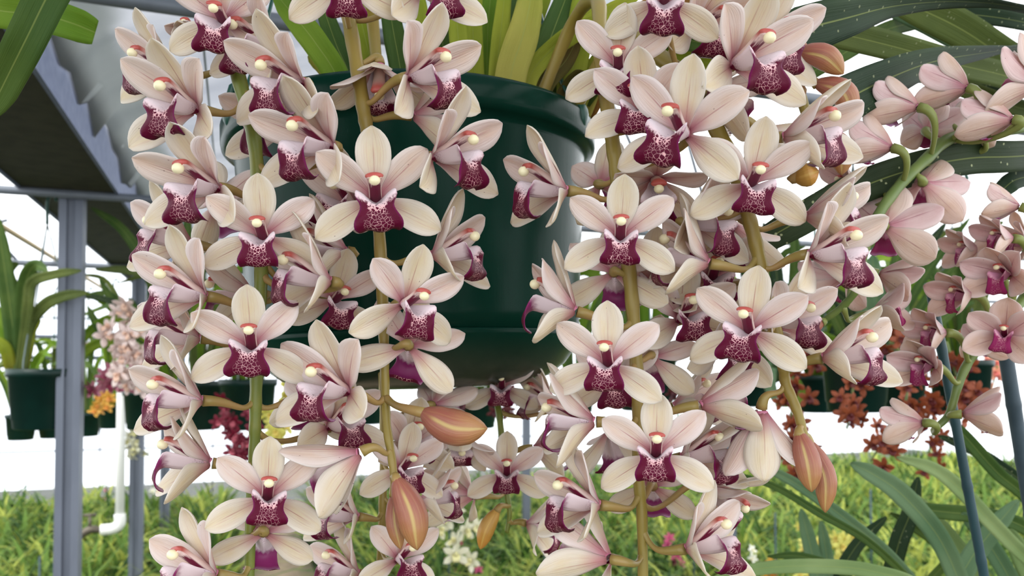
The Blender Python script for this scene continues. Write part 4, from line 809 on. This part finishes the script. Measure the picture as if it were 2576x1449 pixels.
spray('peach', [(2510, 920, 3.0), (2500, 960, 3.0), (2490, 1000, 3.0)], 10, 24, 26, 'peach orchid spray between the two right-hand stakes', seed=7)
spray('blush', [(360, 960, 2.98), (345, 910, 2.98), (330, 850, 2.98), (325, 800, 2.98)], 34, 34, 36, 'pale blush orchid cluster left of the left spike', seed=8)
spray('pink', [(375, 960, 3.02), (340, 950, 3.02), (300, 955, 3.02), (258, 972, 3.02)], 30, 28, 22, 'deeper pink orchid cluster over the second post pot rim', seed=9)
spray('amber', [(290, 1000, 5.0), (262, 1005, 5.0), (242, 1040, 5.0)], 14, 18, 14, 'yellow-orange orchid cluster left of the pink-flowered pot', seed=10)
spray('crimson', [(570, 1020, 3.1), (580, 1070, 3.1), (600, 1110, 3.1), (590, 1150, 3.1)], 18, 24, 26, 'crimson orchid spray hanging behind the left spike stem', seed=11)
spray('crimson', [(640, 1040, 3.1), (650, 1080, 3.1), (620, 1120, 3.1), (610, 1160, 3.1)], 14, 24, 22, 'crimson orchid spray just right of its twin', seed=12)
spray('lemon', [(725, 950, 2.5), (720, 1000, 2.5), (705, 1060, 2.5), (695, 1110, 2.5)], 26, 26, 26, 'lemon-yellow orchid spray behind the left spike', seed=13)
spray('cream', [(335, 1090, 4.9), (338, 1120, 4.9), (336, 1150, 4.9)], 12, 18, 12, 'cream orchid spray hanging against the second post', seed=14)
spray('maroon', [(1290, 990, 2.6), (1280, 1020, 2.6), (1260, 1060, 2.6)], 8, 24, 30, 'dark maroon orchid spray just under the pot base', seed=15)
spray('maroon', [(1150, 1020, 2.6), (1130, 1070, 2.6), (1120, 1110, 2.6)], 7, 24, 28, 'dark maroon orchid spray behind the big copper bud', seed=16)
spray('maroon', [(1640, 930, 2.3), (1690, 980, 2.3), (1720, 1100, 2.3), (1780, 1180, 2.3)], 12, 24, 34, 'dark maroon orchid spray behind the long right-hand spike', seed=17)
spray('crimson', [(215, 860, 3.2), (208, 890, 3.2), (205, 930, 3.2)], 10, 12, 7, 'small dark red orchid spray beside the nearest steel post', seed=18)
# ------------------------------------------------------------------ field
N = 34000; rng = RNG
aa = rng.uniform(3.4, 9.3, N * 2); ll = rng.uniform(-6.2, 10.5, N * 2)
xy = aa[:, None] * AX[:2] + ll[:, None] * LA[:2]
keep = (np.abs(xy[:, 0] / xy[:, 1]) < .80) & (xy[:, 1] > 3.1) & ~((ll > -.06) & (ll < .82)) & ~((np.abs(ll + .58) < .09))
xy = xy[keep][:N]; ll = ll[keep][:N]; n = len(xy)
L = rng.uniform(.40, .82, n); wd = rng.uniform(.009, .022, n); az = rng.uniform(0, 2 * np.pi, n); ln = rng.uniform(.35, 1.0, n)
e = np.stack([np.cos(az), np.sin(az), 0 * az], 1); sd = np.stack([-np.sin(az), np.cos(az), 0 * az], 1); K = 5
verts = np.zeros((n, K * 2, 3)); base = np.c_[xy, np.full(n, .0)]
for i in range(K):
    t = i / (K - 1); hgt = L * (t * 1.0 - ln * .62 * t ** 2.6); out = L * ln * (.18 * t + .75 * t ** 2)
    c = base + e * out[:, None]; c[:, 2] += hgt
    ww = (wd * [.8, 1, 1, .75, .08][i])[:, None]; verts[:, i * 2] = c + sd * ww; verts[:, i * 2 + 1] = c - sd * ww + np.array([0, 0, .002])
fs = []
idx = np.arange(n)[:, None] * (K * 2)
q = np.concatenate([idx + np.array([[2 * i, 2 * i + 1, 2 * i + 3, 2 * i + 2]]) for i in range(K - 1)], 0)
me = bpy.data.meshes.new('foliage'); me.from_pydata(verts.reshape(-1, 3).tolist(), [], q.tolist()); me.materials.append(MT_FIELD)
at = me.attributes.new('tint', 'FLOAT', 'POINT'); clump = .5 + .25 * np.sin(xy[:, 0] * 5.1 + 1.3 * np.sin(xy[:, 1] * 3)) + rng.normal(0, .30, n)
at.data.foreach_set('value', np.repeat(np.clip(clump, 0, 1), K * 2)); me.polygons.foreach_set('use_smooth', [True] * len(me.polygons)); me.update()
prop(link('orchid_foliage', me), 'dense bed of yellow-green strappy orchid foliage covering the greenhouse floor', 'foliage', kind='stuff')
# blooms and canes in the field
def field_bunch(kind, px, py, d, nfl, rpx, sp, label):
    c = P(px, py, d); base = V((c[0], c[1], .0)); spray(kind, [(px, py + 160, d), (px, py + 60, d), (px, py, d)], nfl, rpx, sp, label, seed=int(px))
for a in [('fuchsia', 1690, 1345, 5.4, 7, 17, 16, 'fuchsia blooms rising in the field below the long right-hand spike'), ('lemon', 2110, 1340, 3.4, 12, 28, 28, 'lemon blooms in the field between the lower right leaves'), ('amber', 1935, 1400, 4.6, 12, 18, 22, 'amber blooms in the field below the right-hand blooms'),
          ('lemon', 2030, 1335, 4.4, 10, 18, 26, 'pale yellow blooms in the field left of the lemon ones'), ('white', 1890, 1372, 5.0, 5, 15, 10, 'white blooms in the field beside the amber ones'), ('pink', 210, 1215, 8.6, 5, 8, 8, 'tiny pink blooms at the far field edge near the first post'), ('pink', 268, 1218, 8.4, 5, 8, 10, 'tiny pink blooms at the far field edge near the tap'),
          ('fuchsia', 1140, 1355, 5.4, 5, 11, 22, 'small fuchsia blooms in the field right of the twin copper buds'), ('cream', 1155, 1260, 3.0, 10, 34, 40, 'cream blooms blurred behind the short spike'), ('fuchsia', 1195, 1430, 5.0, 4, 12, 18, 'small fuchsia blooms in the field below the amber bud'), ('white', 385, 1196, 8.6, 5, 9, 9, 'tiny white blooms at the far field edge beyond the second post')]: field_bunch(*a)
for i, (px, py, d) in enumerate(((1370, 1300, 4.8), (1470, 1260, 5.6), (1745, 1300, 5.0), (1850, 1250, 5.2), (1950, 1290, 4.6), (1130, 1330, 5.0), (100, 1400, 4.6), (2190, 1230, 5.2))):
    c = P(px, py, d); b = V((c[0], c[1], .0)); o = link('plant_stake', tube(MB(), [b, (b + c) / 2, c], .006, 6).mesh('plant_stake', MT_STAKE, origin=b)); o.location = b
    prop(o, 'thin dark green cane standing upright in the field foliage', 'stake', 'thin canes in the field')

# ------------------------------------------------------------------ light
w = bpy.data.worlds.new('sky'); SC.world = w; w.use_nodes = True; t = w.node_tree; t.nodes.clear()
out = t.nodes.new('ShaderNodeOutputWorld'); bg = t.nodes.new('ShaderNodeBackground'); tc = t.nodes.new('ShaderNodeTexCoord'); sp = t.nodes.new('ShaderNodeSeparateXYZ'); rp = t.nodes.new('ShaderNodeValToRGB')
t.links.new(tc.outputs['Generated'], sp.inputs[0]); t.links.new(sp.outputs[2], rp.inputs[0]); t.links.new(rp.outputs[0], bg.inputs[0]); t.links.new(bg.outputs[0], out.inputs[0])
rp.color_ramp.elements[0].position = 0.0; rp.color_ramp.elements[0].color = (.92, .96, 1, 1); rp.color_ramp.elements[1].position = .6; rp.color_ramp.elements[1].color = (1, 1, 1, 1)
bg.inputs[1].default_value = 1.35
sd_ = bpy.data.lights.new('sun', 'SUN'); so = bpy.data.objects.new('sun', sd_); COL.objects.link(so); sd_.energy = 1.3; sd_.angle = R(25); sd_.color = (1, .97, .92)
so.rotation_euler = Vector((.45, .75, -1.0)).to_track_quat('-Z', 'Y').to_euler(); so.location = (0, 0, 6)
SC.view_settings.view_transform = 'Standard'; SC.view_settings.look = 'None'; SC.view_settings.gamma = 1; SC.view_settings.exposure = 0.95
SC.cycles.max_bounces = 8; SC.cycles.transparent_max_bounces = 12
